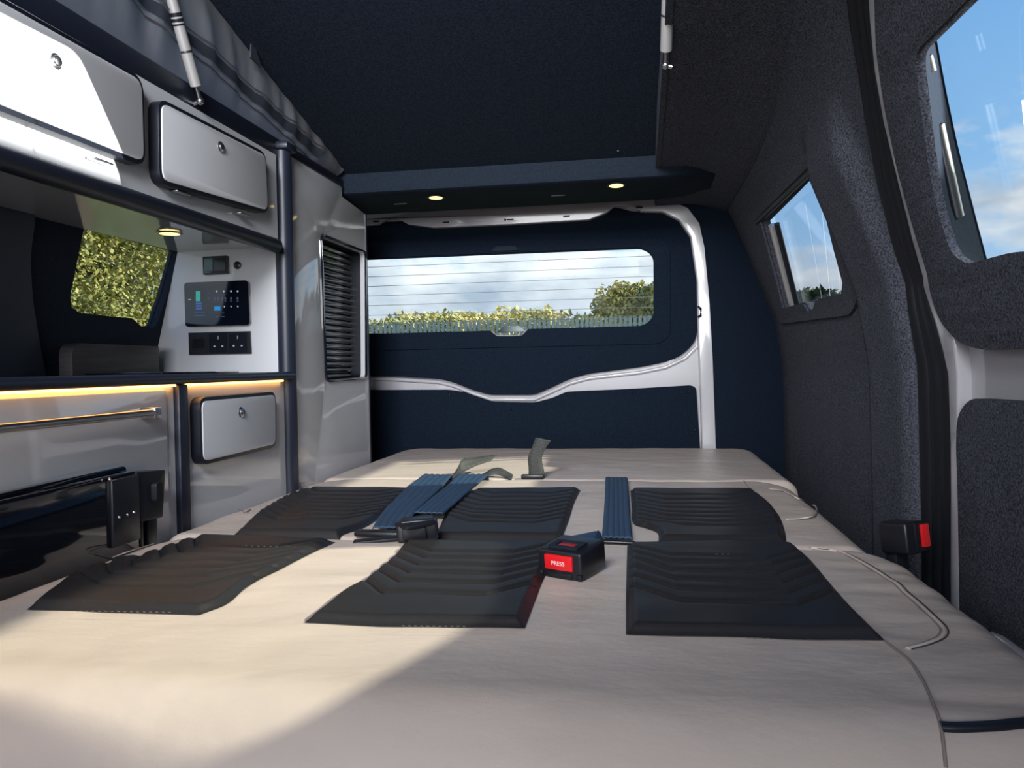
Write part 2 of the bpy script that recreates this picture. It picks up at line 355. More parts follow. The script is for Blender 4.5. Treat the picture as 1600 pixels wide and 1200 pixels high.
up_px = [(560, 345), (640, 345), (700, 350), (900, 338), (940, 330), (963, 323), (985, 330), (1030, 331), (1062, 346), (1080, 372), (1090, 440), (1091, 500), (1088, 530), (1076, 546), (1060, 558), (1040, 566), (1000, 574), (920, 584), (890, 592), (862, 605), (835, 617), (765, 617), (740, 610), (710, 598), (685, 592), (620, 588), (560, 586)]
upp = [tx(*p) for p in up_px]; upp[0] = (-1.2, 1.275); upp[-1] = (-1.2, upp[-1][1])
link('upper_trim', slab(rnd(upp, .02, 3), [win_r], .014, fy(2.752), bev=.004), FELT_N, d1)
ring_o = rnd([(-1.1, 1.20), tx(1035, 372), tx(1047, 385), tx(1047, 525), tx(1030, 537), (-1.1, .80)], [.03, .05, .05, .05, .05, .03])
link('window_border', slab(ring_o, [offset(win_r, .004)], .010, fy(2.745), bev=.005), FELT_N, d1)
low_px = [(560, 609), (700, 609), (726, 613), (768, 628), (835, 629), (862, 622), (885, 612), (980, 608), (1080, 602), (1088, 606), (1094, 700)]
lo = [tx(*p) for p in low_px]; lo[0] = (-1.2, lo[0][1])
link('lower_trim', slab(rnd(lo + [(.215, .25), (-1.2, .25)], .015, 4), [], .012, fy(2.756), bev=.004), FELT_N, d1)
sw = [(560, 587), (620, 589), (685, 593), (710, 599), (740, 611), (768, 620), (835, 620), (862, 608), (890, 595), (920, 587), (1000, 578), (1040, 570), (1070, 556), (1088, 538)]
link('pressed_rib', tube([(at(px, py + 4, 'y', 2.768).x, 2.768, at(px, py + 4, 'y', 2.768).z) for px, py in sw], .007, 10), PAINT, d1)
for px, py in [(702, 617), (896, 616), (987, 613), (1064, 613), (798, 640), (1086, 672), (1076, 613)]:
    x, z = tx(px, py); link('trim_stud', sph((x, 2.755, z), .005, 8), PLASTIC, d1)
link('pane', slab(offset(win_r, .03), [], .003, fy(2.776)), G_REAR, d1)
for k in range(7):
    l0, r0 = tx(560, 417 + k * 15.5), tx(1022, 398.5 + k * 15.8)
    link('heater_line', box(-1.05, .05, 2.774, 2.7755, 0, .0016, mtx=Matrix.Translation((0, 0, (l0[1] + r0[1]) / 2))), HEAT, d1)
bm = bmesh.new(); pts = [tx(*p) for p in [(768, 517), (777, 524), (815, 524), (824, 514)]]
add_tube(bm, [(p[0], 2.748, p[1] - .001) for p in pts], .0022, 8); link('notch_edging', fin(bm, 40), ALU, d1)
x, z = tx(796, 513); link('wiper_motor_cover', slab(rnd([(x - .055, z - .012), (x + .055, z - .012), (x + .03, z + .010), (x - .03, z + .010)], .008), [], .02, fy(2.790), bev=.003), PLASTIC, d1)
x, z = tx(790, 390.5); link('release_handle', slab(rnd([(x - .05, z - .004), (x + .05, z - .004), (x + .035, z + .012), (x - .035, z + .012)], .006), [], .012, fy(2.738), bev=.003), NAVY_B, d1)
x, z = tx(1090, 489); link('latch_striker', tube([(x, 2.72, z - .016), (x + .008, 2.715, z - .01), (x + .008, 2.715, z + .012), (x, 2.72, z + .02)], .004, 8), PLASTIC, wrr)

# ------------------------------------------------------------------ roof: raised panel, rear bulkhead, side linings
RS = .235
def zroof(y): return 1.305 + RS * (2.19 - y)
ce = struct('ceiling', (-.4, 2.19, 1.3))
link('raised_roof_panel', slab([(-.90, -.45), (.080, -.45), (.080, 2.19), (-.90, 2.19)], [], .03, lambda u, v, w_: (u, v, zroof(v) + w_)), NAVY_D, ce)
prof = [(2.19, 1.335), (2.19, 1.262), (2.194, 1.250), (2.204, 1.246), (2.3, 1.2455), (2.40, 1.2445), (2.455, 1.243), (2.475, 1.243), (2.482, 1.248), (2.482, 1.335)]
def bulk(x0, x1, name):
    bm = bmesh.new(); rows = []
    n = 24
    for i in range(n + 1):
        x = x0 + (x1 - x0) * i / n; k = 1 - sm((x - .10) / (.262 - .10)) if x > .10 else 1
        rows.append([bm.verts.new((x, 2.19 + .10 * (1 - k) + (y - 2.19) * (1 if k > .99 else .55 + .45 * k), z if z > 1.3 else 1.25 - (1.25 - z) * k + (.02 * (1 - k)))) for y, z in prof])
    for A, B in zip(rows, rows[1:]):
        for j in range(len(prof) - 1): bm.faces.new((A[j], A[j + 1], B[j + 1], B[j]))
    bm.faces.new(rows[0]); bm.faces.new(rows[-1][::-1]); return fin(bm, 45)
link(  'rear_bulkhead', bulk(-1.25, .262, 'b'), mat('bulkhead_lining', (.013, .021, .036), .75, spec=.12, noise_=(220, .3, 3), bump=(300, .2, .001)), ce)
link('rear_roof_skin', box(-1.25, .26, 2.19, 2.76, 1.335, 1.345), NAVY_D, ce)
link('side_lining', slab([(.058, -.45), (.30, -.45), (.30, 2.75), (.058, 2.75)], [], .02, lambda u, v, w_: (u, v, (1.322 - .030 * max(0, (u - .15) / .14) ** 1.6) - .048 * sm((v - 1.0) / 1.2) + w_), cu=frange(.06, .3, .02), cv=frange(.9, 2.3, .08), bev=.006), FELT, ce)
link('aperture_upstand', slab([(-.45, 0), (2.19, 0), (2.19, 1), (-.45, 1)], [], .012, lambda u, v, w_: (.050 + w_, u, (1.320 - .048 * sm((u - 1.0) / 1.2)) * (1 - v) + 1.365 * v), cu=frange(.9, 2.3, .08)), FELT, ce)
link('outer_roof_skin', box(.064, .32, -1.3, 2.76, 1.345, 1.36), NAVY_D, ce)
link('left_aperture_rail', box(-.90, -.852, -.45, 2.19, 1.246, 1.292, .006), BLACK_NV, ce)
link('cab_ceiling', box(-1.2, .5, -1.3, -.45, 1.30, 1.33), NAVY_D, ce)
for px, py in [(872, 306), (626, 319)]:
    p = at(px, py, 'z', 1.243); link('lining_staple', box(p.x - .02, p.x + .02, p.y - .003, p.y + .003, 1.2425, 1.2455), mat('staple_grey', (.10, .12, .16), .5), ce)
bx = at(966, 238, 'z', 1.31); link('popper', sph((bx.x, bx.y, 1.315 + .0), .004, 8), SATIN, ce)

# spot lamps: one built, two copied
def spot_proto(loc, label, group):
    t = thing('spot_lamp', label, 'lamp', loc, group)
    bm = bmesh.new(); pr = [(.020, -.0005), (.026, -.001), (.0265, -.003), (.024, -.005), (.0205, -.0045), (.0195, -.001)]; rings = []
    for r, z in pr: rings.append([bm.verts.new((r * math.cos(a_), r * math.sin(a_), z)) for a_ in [2 * math.pi * k / 28 for k in range(28)]])
    for A, B in zip(rings, rings[1:]):
        for k in range(28): bm.faces.new((A[k], A[(k + 1) % 28], B[(k + 1) % 28], B[k]))
    r_ = link('bezel', fin(bm, 60), BLACK_NV, t); r_.location = (0, 0, 0)
    bm = bmesh.new(); bmesh.ops.create_cone(bm, cap_ends=True, segments=28, radius1=.0195, radius2=.0195, depth=.003)
    for v in bm.verts: v.co.z -= .0035
    q = link('diffuser', fin(bm, 40), LAMP, t); q.location = (0, 0, 0)
    return t
def spot_copy(src, loc, label, group, scale=1):
    t = src.copy(); COL.objects.link(t); t.location = loc; t['label'] = label; t['group'] = group
    for c in list(src.children): d = c.copy(); COL.objects.link(d); d.parent = t
    return t
p = at(681, 308, 'z', 1.243)
sp = spot_proto((p.x, p.y, 1.2448), 'small round lit downlight in the rear ceiling edge, the one nearer the louvred shutter', 'round downlights')
sp.rotation_euler = (-.05, 0, 0)
p = at(963, 290, 'z', 1.241)
s2 = spot_copy(sp, (p.x, p.y, 1.2448), 'small round lit downlight in the rear ceiling edge, the one nearer the quarter window', 'round downlights'); s2.rotation_euler = (-.05, 0, 0)

# ------------------------------------------------------------------ kitchen side: left wall, lockers, worktop, cupboards, wardrobe
XC = -.85
def cx(px, py, x=XC): p = at(px, py, 'x', x); return (p.y, p.z)
def XL(z): return -1.125 - .26 * max(0, 1.03 - z)
def atL(px, py): p = on(px, py, 'x', lambda q: XL(q.z), -1.12); return (p.y, p.z)
wl = struct('wall_left', (-1.15, 1.2, 0))
lw = [atL(*p) for p in [(131, 351), (205, 371), (280, 391), (271, 425), (262, 458), (246, 505), (240, 512), (219, 509), (210, 500), (206, 497), (180, 495), (125, 489), (112, 480), (110, 462)]]
link('navy_lining', slab([(.1, .0), (2.75, .0), (2.75, 1.25), (.1, 1.25)], [lw], .02, lambda u, v, w_: (XL(v) - w_, u, v), cv=[1.03], bev=.004), NAVY_B, wl)
tp = [atL(*p) for p in [(-260, 300), (44, 326), (36, 400), (40, 470), (52, 540), (64, 600), (-300, 620)]]
link('pillar_trim', slab(rnd(tp, .03), [], .012, lambda u, v, w_: (XL(v) + .016 - w_, u, v), bev=.006), mat('pillar_trim_navy', (.022, .030, .050), .5, spec=.4), wl)
w2 = struct('window_2', (-1.16, 1.55, .9))
link('pane', slab(offset(lw, .02), [], .003, lambda u, v, w_: (XL(v) - .035 - w_, u, v)), G_SIDE, w2)
link('rubber_trim', slab(offset(lw, .008), [lw], .012, lambda u, v, w_: (XL(v) - .016 - w_, u, v)), RUBBER, w2)

def knob(parent, y, z, x, r=.0115, lock=False):
    bm = bmesh.new(); pr = [(r, 0), (r, .0015), (r * .85, .003), (r * .72, .0035), (r * .66, .005), (r * .5, .006), (.0003, .0062)]; rings = []
    for rr, d in pr: rings.append([bm.verts.new((x + d, y + rr * math.cos(a_), z + rr * math.sin(a_))) for a_ in [2 * math.pi * k / 24 for k in range(24)]])
    for A, B in zip(rings, rings[1:]):
        for k in range(24): bm.faces.new((A[k], A[(k + 1) % 24], B[(k + 1) % 24], B[k]))
    o = link('push_lock', fin(bm, 40), CHROME, parent); o['label'] = 'round chrome push lock'
    if lock: link('lock_ring', tube([(x + .0062, y + r * .38 * math.cos(a_), z + r * .38 * math.sin(a_)) for a_ in [2 * math.pi * k / 16 for k in range(17)]], .0008, 6), PLASTIC, o)
def cab_door(parent, ypts, rr=.03, dep=.020, lock_at=None, ring=False, hinges=(), x=XC):
    """door: black edging proud of the carcass with a white face"""
    d = link('door', slab(rnd(ypts, rr, 8), [], -dep, lambda u, v, w_: (x + dep + w_, u, v), bev=.002), BLACK, parent)
    link('door_face', slab(offset(rnd(ypts, rr, 8), -.0078), [], -.003, lambda u, v, w_: (x + dep + .0022 + w_, u, v), bev=.001), WHITE_S, d)
    if lock_at: knob(d, lock_at[0], lock_at[1], x + dep + .002, lock=ring)
    for y, z in hinges: link('hinge', box(x + .002, x + dep - .003, y - .022, y + .022, z - .004, z - .001, .0008), CHROME, d)
    return d
# overhead locker
ol = thing('overhead_locker', 'white overhead locker over the worktop with two black-edged lift-up doors', 'cabinet', (XC, 1, 1.03))
link('front_panel', slab([(.1, 1.022), (1.752, 1.022), (1.752, 1.246), (.1, 1.246)], [], -.014, lambda u, v, w_: (XC + w_, u, v)), WHITE, ol)
link('base_panel', box(-1.125, XC - .014, .1, 1.772, 1.030, 1.040), WHITE, ol)
link('top_panel', box(-1.12, XC - .014, .1, 1.772, 1.236, 1.246), WHITE, ol)
DX = .020
def dpt(px, py): return cx(px, py, XC + DX)
cab_door(ol, [dpt(247, 151), dpt(416, 239), dpt(420, 335), dpt(249, 287)], .030, DX, dpt(343, 230), hinges=[dpt(290, 299), dpt(386, 333)])
p1 = dpt(224, 122); p2 = dpt(228, 262)
cab_door(ol, [(.42, p1[1] - .004), (p1[0], p1[1]), (p2[0], p2[1]), (.42, p2[1] - .004)], .030, DX, dpt(85, 96), hinges=[dpt(166, 249)])
rb = [(XC + .006, .1, 1.022), (XC + .006, .6, 1.022), (XC + .006, 1.728, 1.026), (XC + .006, 1.736, 1.026), (XC + .006, 1.741, 1.026)]
link('bullnose_rail', tube(rb, [.017, .017, .017, .013, .005], 20), BLACK_NV, ol)
p = at(265, 362, 'z', 1.030)
s3 = spot_copy(sp, (p.x, p.y, 1.0295), 'small round lit downlight under the white overhead locker, above the worktop', 'round downlights'); s3.rotation_euler = (0, 0, 0)
chromebez = s3.children[0] if s3.children[0].name.startswith('bezel') else s3.children[1]
me = chromebez.data.copy(); me.materials.clear(); me.materials.append(CHROME); chromebez.data = me

# worktop
wt = thing('worktop', 'thin black worktop with rounded front edge running under the locker', 'worktop', (-1, 1, .71))
bm = bmesh.new(); add_box(bm, -1.19, XC + .022, .1, 1.795, .7095, .7285, .009, 4); link('slab_top', fin(bm, 40), BLACK_NV, wt)
lid = tag(link('glass_lid', box(-1.10, -.93, 1.40, 1.70, .7285, .7325, .0015), GLOSSBLK), 'thin black glass hob lid lying flush on the worktop', 'hob')
a, b = atL(92, 546), atL(259, 546)
lb = tag(link('upstand_board', slab(rnd([(a[0] - .03, .729), (a[0] - .03, .795), (1.70, .795), (1.70, .729)], [0, .03, .003, 0]), [], -.03, lambda u, v, w_: (-1.135 + w_, u, v), bev=.002), WOODD), 'low dark grained board standing on the worktop below the side window', 'board')

# drawer unit
du = thing('drawer_unit', 'white kitchen drawer unit with a long steel rail handle and warm light strip', 'cabinet', (XC, .8, .3))
yd0 = cx(271, 620)[0]; yd1 = cx(286, 620)[0]
link('carcass', box(-1.17, XC, .1, yd0, .02, .7095), WHITE, du)
df = link('drawer_front', box(XC, XC + .006, .1, cx(256, 640)[0], .33, .700, .002), WHITE, du)
h0 = cx(0, 672, XC + .028); h1 = cx(240, 645, XC + .028)
rl = link('rail_handle', tube([(XC + .028, .2, h0[1]), (XC + .028, h1[0], h1[1])], .0065, 14), SATIN, df); rl['label'] = 'brushed steel rail handle'
link('handle_bracket', box(XC + .006, XC + .034, h1[0] - .004, h1[0] + .014, h1[1] - .009, h1[1] + .009, .001), SATIN, rl)
link('light_strip', box(XC + .001, XC + .009, .1, yd0 - .005, .7055, .7090), LED, du)
tag(link('divider_trim', box(XC - .002, XC + .012, yd0, yd1, .10, .7090, .004), BLACK_NV), 'vertical black trim strip between the drawer unit and the small cupboard', 'trim')
# cupboard unit
cu_ = thing('cupboard_unit', 'white low cupboard with one round-cornered black-edged door beside the drawer unit', 'cabinet', (XC, 1.5, .3))
link('carcass', box(-1.17, XC, yd1, 1.765, .02, .7095), WHITE, cu_)
link('light_strip', box(XC + .001, XC + .009, yd1 + .005, 1.745, .7055, .7090), LED, cu_)
cab_door(cu_, [dpt(311, 621), dpt(431, 611.5), dpt(432, 698), dpt(314, 728)], .026, DX, dpt(375, 644), ring=True)

# control end panel (faces the camera) with its instruments
YE = 1.772
def ex(px, py): p = at(px, py, 'y', YE); return (p.x, p.z)
ep = thing('control_panel_board', 'white end board above the worktop carrying the screens and sockets', 'panel', (-1, YE, .73))
link('board', slab([(XL(.73), .7285), (XC - .012, .7285), (XC - .012, 1.030), (XL(1.03), 1.030)], [], .014, fy(YE)), WHITE, ep)
def flat(px_pts, r, t, y=YE): return slab(rnd([ex(*p) for p in px_pts], r), [], t, lambda u, v, w_: (u, y - w_, v), bev=.0015)
th = thing('display_unit', 'small black square display above the large touch screen', 'display', (*ex(338, 428)[:1], YE, ex(338, 428)[1]))
link('case', flat([(320, 402), (358, 400), (359, 428), (321, 430)], .002, .010), PLASTIC, th)
link('screen', flat([(323, 405), (336, 404.5), (336, 424), (323, 425)], .001, .0112), mat('teal_screen', (.015, .03, .035), .12, emit=((.10, .2, .22), .12)), th)
link('screen', flat([(337.5, 404.5), (355, 403.5), (355.5, 423.5), (337.5, 424)], .001, .0112), mat('dark_screen', (.006, .014, .018), .12), th)
link('caption', flat([(323, 425.8), (333, 425.4), (333, 426.6), (323, 427)], 0, .0113), mat('screen_mark', (.3, .35, .35), .5), th)
c = ex(371.5, 414.5)
bt = thing('round_button', 'round black button on the white board beside the small display', 'button', (c[0], YE, c[1]))
bm = bmesh.new(); add_tube(bm, [(c[0], YE, c[1]), (c[0], YE - .003, c[1]), (c[0], YE - .004, c[1])], [.0095, .0095, .008], 24); link('cap', fin(bm, 40), PLASTIC, bt)
ts = thing('touch_screen', 'large black touch screen with rounded corners and small blue icons', 'screen', (ex(342, 475)[0], YE, ex(342, 510)[1]))
link('case', flat([(292, 442.5), (391, 438.5), (394, 508), (294, 511)], .009, .012), GLOSSBLK, ts)
IC = {k: mat('icon_' + k, v, .4, emit=(v, s)) for k, v, s in [('white', (.5, .6, .7), .35), ('green', (.05, .35, .30), .5), ('blue', (.05, .10, .30), .6), ('sky', (.02, .22, .55), .6), ('dim', (.10, .13, .25), .25)]}
def zi(x, y): return (270 + x / 6, 370 + y / 6)          # the enlarged view this was measured from
def icon(x0, y0, x1, y1, k, nm='icon'):
    link(nm, slab([ex(*zi(x0, y0)), ex(*zi(x1, y0)), ex(*zi(x1, y1)), ex(*zi(x0, y1))], [], .0002, lambda u, v, w_: (u, YE - .0124 - w_, v)), IC[k], ts)
icon(243, 515, 285, 608, 'green', 'level_bar')
for i in range(3): icon(243, 620 + i * 24, 300, 637 + i * 24, 'blue', 'level_bar')
icon(415, 655, 472, 695, 'sky', 'tile'); icon(172, 590, 198, 596, 'white', 'mark')
for x in (437, 503, 570, 632): icon(x - 9, 512, x + 9, 518, 'white'); icon(x - 3, 506, x + 4, 526, 'white')
for x in (418, 452, 490, 518, 570, 632):
    icon(x - 7, 572, x + 7, 590, 'dim'); icon(x - 9, 600, x + 9, 603, 'dim', 'caption'); icon(x - 9, 610, x + 9, 613, 'dim', 'caption')
for x in (508, 571, 634): icon(x - 8, 652, x + 8, 656, 'white'); icon(x - 3, 656, x + 3, 666, 'white')
for x in (437, 495):
    for y in (716, 748): icon(x - 14, y, x + 14, y + 4, 'dim', 'caption')
for y in (532, 570, 585): icon(350, y, 378, y + 4, 'dim', 'caption')
for y in (708, 740): icon(225, y, 330, y + 4, 'blue', 'caption')
sk = thing('socket_plate', 'black double mains socket plate below the large touch screen', 'socket', (ex(345, 552)[0], YE, ex(345, 553)[1]))
link('plate', flat([(296.5, 520), (392.5, 517.5), (394, 552.5), (297.5, 554.5)], .001, .006), PLASTIC, sk)
link('vent_grille', flat(([zi(200, 960), zi(310, 955), zi(312, 1040), zi(202, 1045)]), .001, .0072), mat('grille_black', (.004, .005, .01), .3), sk)
for y in (990, 1020): link('grille_bar', flat([zi(205, y), zi(300, y - 2), zi(300, y + 2), zi(205, y + 4)], 0, .0082), PLASTIC, sk)
for cx0 in (440, 621): link('socket_module', flat([zi(cx0 - 85, 905), zi(cx0 + 85, 900), zi(cx0 + 87, 1085), zi(cx0 - 83, 1090)], .002, .0068), mat('module_black', (.006, .007, .014), .25), sk)
PIN = mat('socket_shutter', (.55, .55, .58), .5)
for x, y, hw, hh in [(440, 946, 2.5, 16), (621, 943, 2.5, 16), (406, 1028, 8, 7), (480, 1026, 8, 7), (585, 1023, 8, 7), (660, 1022, 8, 6)]:
    link('pin_hole', flat([zi(x - hw, y - hh), zi(x + hw, y - hh), zi(x + hw, y + hh), zi(x - hw, y + hh)], 0, .0078), PIN, sk)

# corner post
cp = thing('corner_post', 'tall round black corner post between the kitchen and the shuttered wardrobe', 'post', (XC + .002, 1.785, .2))
bm = bmesh.new(); add_tube(bm, [(XC, 1.785, .1), (XC, 1.785, 1.268)], .0215, 24); link('post_tube', fin(bm, 40), BLACK_NV, cp)
link('post_cap', box(XC - .03, XC + .028, 1.755, 1.815, 1.262, 1.282, .008), BLACK_NV, cp)

# wardrobe with louvred shutter
wd = thing('wardrobe', 'tall glossy white wardrobe between the post and tailgate with a black louvred shutter', 'wardrobe', (-1, 2.1, .1))
sh = rnd([cx(500, 364), cx(571, 393), cx(572, 592), cx(508, 597.5)], .022, 6)
hole = offset(sh, -.006)
WTOP = [(1.80, 1.264), (2.168, 1.264), (2.168, 1.236), (2.362, 1.222)]
link('side_panel', slab([(2.362, .08), (1.80, .08)] + WTOP, [hole], -.015, lambda u, v, w_: (XC + w_, u, v), bev=.0008), WHITE, wd)
link('top_edging', box(XC - .003, XC + .003, 1.80, 2.168, 1.264, 1.2675), BLACK_NV, wd)
link('rear_edging', box(XC - .015, XC + .001, 2.362, 2.370, .08, 1.222), BLACK_NV, wd)
link('end_panel', box(-1.20, XC - .015, 2.350, 2.362, .08, 1.222), WHITE, wd)
shf = link('shutter_frame', slab(sh, [hole], -.006, lambda u, v, w_: (XC + .005 + w_, u, v), bev=.0015), GLOSSBLK, wd)
link('reveal', slab(offset(hole, .004), [offset(hole, .0005)], -.050, lambda u, v, w_: (XC + w_, u, v)), BLACK, shf)
link('backing', box(XC - .062, XC - .052, 1.96, 2.345, .67, 1.12), BLACK, shf)
ys0, ys1 = min(p[0] for p in hole), max(p[0] for p in hole); zs0, zs1 = min(p[1] for p in hole), max(p[1] for p in hole)
SLAT = mat('shutter_slat', (.012, .014, .020), .16, spec=.7, coat=.6)
nsl = 22; ph = (zs1 - zs0) / nsl
bm = bmesh.new(); n = 6
prf = [(.000, -.52), (.004, -.50), (.0095, -.30), (.012, 0), (.0095, .28), (.004, .44), (.0, .46)]
A = [bm.verts.new((px, ys0 + .001, pz * ph)) for px, pz in prf]; B = [bm.verts.new((px, ys1 - .001, pz * ph)) for px, pz in prf]
for k in range(len(prf) - 1): bm.faces.new((A[k], B[k], B[k + 1], A[k + 1]))
bm.faces.new(A[::-1]); bm.faces.new(B); bm.faces.new((A[0], A[-1], B[-1], B[0]))
sme = fin(bm, 50); sme.materials.append(SLAT)
for k in range(nsl):
    o = bpy.data.objects.new('slat', sme); COL.objects.link(o); o.parent = shf; o.location = (XC - .052, 0, zs0 + (k + .5) * ph)

# black glossy folded table against the kitchen front
TXB = XC + .006
ft = thing('folded_table', 'long gloss black folded table stowed on edge against the drawer unit', 'table', (TXB, .9, .3))
q0 = cx(0, 776, TXB + .012); q1 = cx(196, 727, TXB + .012)
r0 = cx(0, 784, TXB + .030); r1 = cx(213, 735, TXB + .030)
link('rear_leaf', slab(rnd([(.2, .30), (q1[0], .30), (q1[0], q1[1]), (.2, q0[1] + (q0[1] - q1[1]) * 1.0)], [0, .0, .012, 0]), [], -.013, lambda u, v, w_: (TXB + .014 + w_, u, v), bev=.004), GLOSSBLK, ft)
link('front_leaf', slab(rnd([(.2, .30), (r1[0], .30), (r1[0], r1[1]), (.2, r0[1] + (r0[1] - r1[1]) * 1.0)], [0, .0, .012, 0]), [], -.013, lambda u, v, w_: (TXB + .031 + w_, u, v), bev=.005), GLOSSBLK, ft)
b0 = cx(215, 738, TXB + .036); b1 = cx(255, 734, TXB + .03); b2 = cx(251, 808, TXB + .03); b3 = cx(222, 815, TXB + .036)
bk2 = link('bracket', slab(rnd([b0, b1, b2, b3], .004), [], -.030, lambda u, v, w_: (TXB + .034 + w_, u, v), bev=.003), PLASTIC, ft)
c = cx(243, 768, TXB + .036); link('bracket_knob', slab(rnd([(c[0] - .009, c[1] - .018), (c[0] + .009, c[1] - .018), (c[0] + .009, c[1] + .016), (c[0] - .009, c[1] + .016)], .008), [], -.01, lambda u, v, w_: (TXB + .044 + w_, u, v), bev=.003), RUBBER, bk2)
hy = cx(176, 780, TXB + .036)
link('hinge_plate', box(TXB + .030, TXB + .036, hy[0], b0[0] + .004, .46, b0[1] - .004, .002), PLASTIC, ft)
for px, py in [(172, 749), (187, 808), (200, 804), (210, 800)]:
    c = cx(px, py, TXB + .037); link('screw', sph((TXB + .036, c[0], c[1]), .0028, 8), CHROME, ft)
l0 = cx(222, 815, TXB + .02); l1 = cx(246, 812, TXB + .02)
for ya, yb in [(l0[0] - .006, l0[0] + .004), (l0[0] + .016, l1[0])]: link('leg', box(TXB + .004, TXB + .020, ya, yb, .30, .50, .002), PLASTIC, ft)

# ------------------------------------------------------------------ side door with its window, seal, white jamb; cab door ahead of it
d2 = struct('door_2', (.5, .8, 0))
wa = atR(1522, 414); wb = atR(1447, 82); wc = atR(1532, 0)
pane_hole = [(.56, .885), (.83, .832), (1.0, .855), (wa[0] - .01, wa[1]), atR(1503, 396), atR(1482, 330), atR(1468, 260), atR(1457, 170), (wb[0], wb[1]), (wc[0], wc[1]), (.61, 1.10)]
door_hole = rnd(pane_hole, [.04, .06, .03, .03, .02, .02, .02, .02, .02, .02, .04], 4)
fR = lambda off: (lambda u, v, w_: (XRs(v) + off + w_, u, v))
CV = frange(.5, 1.34, .03)
ylo = .42
ug = atR(1459, 560)[0]
trim_u = rnd([(.95, 1.30), atR(1384, 0), atR(1385, 75), atR(1396, 157), atR(1415, 255), atR(1436, 337), atR(1466, 450), atR(1482, 500), atR(1512, 534), atR(1550, 547), (ylo + .02, .742), (ylo + .02, 1.30)], [.0, .02, .02, .02, .02, .02, .03, .03, .03, .03, 0, 0])
trim_l = rnd([atR(1522, 622), atR(1600, 627), (ylo + .02, .672), (ylo + .02, .10), (1.245, .10), atR(1502, 700), atR(1503, 650)], [.03, 0, 0, 0, 0, .0, .03])
link('painted_skin', slab([(ylo, .0), (1.285, .0), (1.29, .9), (1.13, 1.33), (ylo, 1.33)], [offset(door_hole, .05)], .012, fR(.014), cv=CV), PAINT, d2)
link('upper_trim', slab(trim_u, [door_hole], .012, fR(-.014), cv=CV, bev=.007), FELT, d2)
link('lower_trim', slab(trim_l, [], .020, fR(-.008), cv=CV, bev=.006), FELT, d2)
frame_o = offset(door_hole, .008)
gly = [(p[0] - .055 if p[0] > 1.05 else p[0] - .02, p[1]) for p in door_hole]
def outp(p):
    z = p[1] + (-.01 + .07 * sm((p[1] - .86) / .24))
    if p[0] > 1.0: return (1.230 - .40 * (z - .871) + .012 * math.sin(math.pi * min(1, max(0, (z - .871) / .29))) - (.04 if p[0] < 1.1 and p[1] < .87 else 0), z)
    return (p[0] - (.03 if p[0] < .7 else 0), z)
out_hole = [outp(p) for p in door_hole]
link('window_frame', slab([(ylo, .80), (1.32, .80), (1.32, 1.33), (ylo, 1.33)], [out_hole], .004, fR(.052), cv=CV), FELT_N, d2)
in_hole = offset(door_hole, .004); nh = len(in_hole)
def rev(u, v):
    i = int(round(u * nh)) % nh; a_, b_ = Vector(in_hole[i]), Vector(out_hole[i]); q = a_.lerp(b_, v); return Vector((XRs(q.y) - .002 + .055 * v, q.x, q.y))
link('window_reveal', grid(rev, nh, 4), FELT_N, d2)
link('pane', slab([(ylo, .80), (1.30, .80), (1.30, 1.33), (ylo, 1.33)], [], .003, fR(.060), cv=CV), G_CLEAR, d2)
for p0, p1, r in [((1466, 195), (1497, 338), .008), ((1450, 88), (1456, 112), .006)]:
    za, zb_ = atR(*p0)[1], atR(*p1)[1]; A_, B_ = at(*p0, 'x', XRs(za) + .018), at(*p1, 'x', XRs(zb_) + .018)
    link('window_latch', tube([A_, B_], r, 12), SATIN, d2)
for p0, p1, wd_ in [((1560, 60), (1580, 135), .004), ((1582, 45), (1590, 75), .004), ((1543, 160), (1562, 270), .004), ((1582, 160), (1600, 258), .006)]: streak(d2, p0, p1, wd_)
# seal and jamb
def follow(pxs, off): return [(XRs(z) + off, y, z) for y, z in pxs]
zz = [.0, .2, .35, .45, .55, .65, .72, .8, .86, .92, .98, 1.04, 1.1, 1.15, 1.2, 1.25, 1.3, 1.34]
t1 = struct('trim_1', (.47, 1.33, 0))
for q_, off in [(.84, .002), (.52, .006), (.22, .008)]:
    def seal(u, v):
        z = 1.32 * v; a0, a1 = interp(JL, z), interp(SL, z); wd_ = (a1 - a0) / 5.4
        a_ = u * 2 * math.pi; return Vector((XRs(z) + off + min(wd_, .016) * math.cos(a_), a0 + (a1 - a0) * q_ + wd_ * math.sin(a_), z))
    link('door_seal', grid(seal, 14, 60), RUBBER, t1)
link('seal_backing', slab([(y_, z_) for z_, y_ in JL] + [(y_ + .01, z_) for z_, y_ in SL[::-1]], [], .02, fR(.006), cv=CV), RUBBER, t1)
t2 = struct('trim_2', (.47, 1.3, 0))
link('jamb_paint', slab([(y_, z_) for z_, y_ in JL] + [(y_, z_) for z_, y_ in JR[::-1]], [], .02, fR(-.006), cv=CV, bev=.004), PAINT, t2)
a = atR(1580, 962)
tag(link('door_sill_moulding', tube([(.470, 1.14, .352), (.465, 1.10, .358), (.462, 1.02, .360), (.462, .9, .360)], .008, 12), PAINT), 'small white painted moulding low on the side door beside the bed', 'moulding')
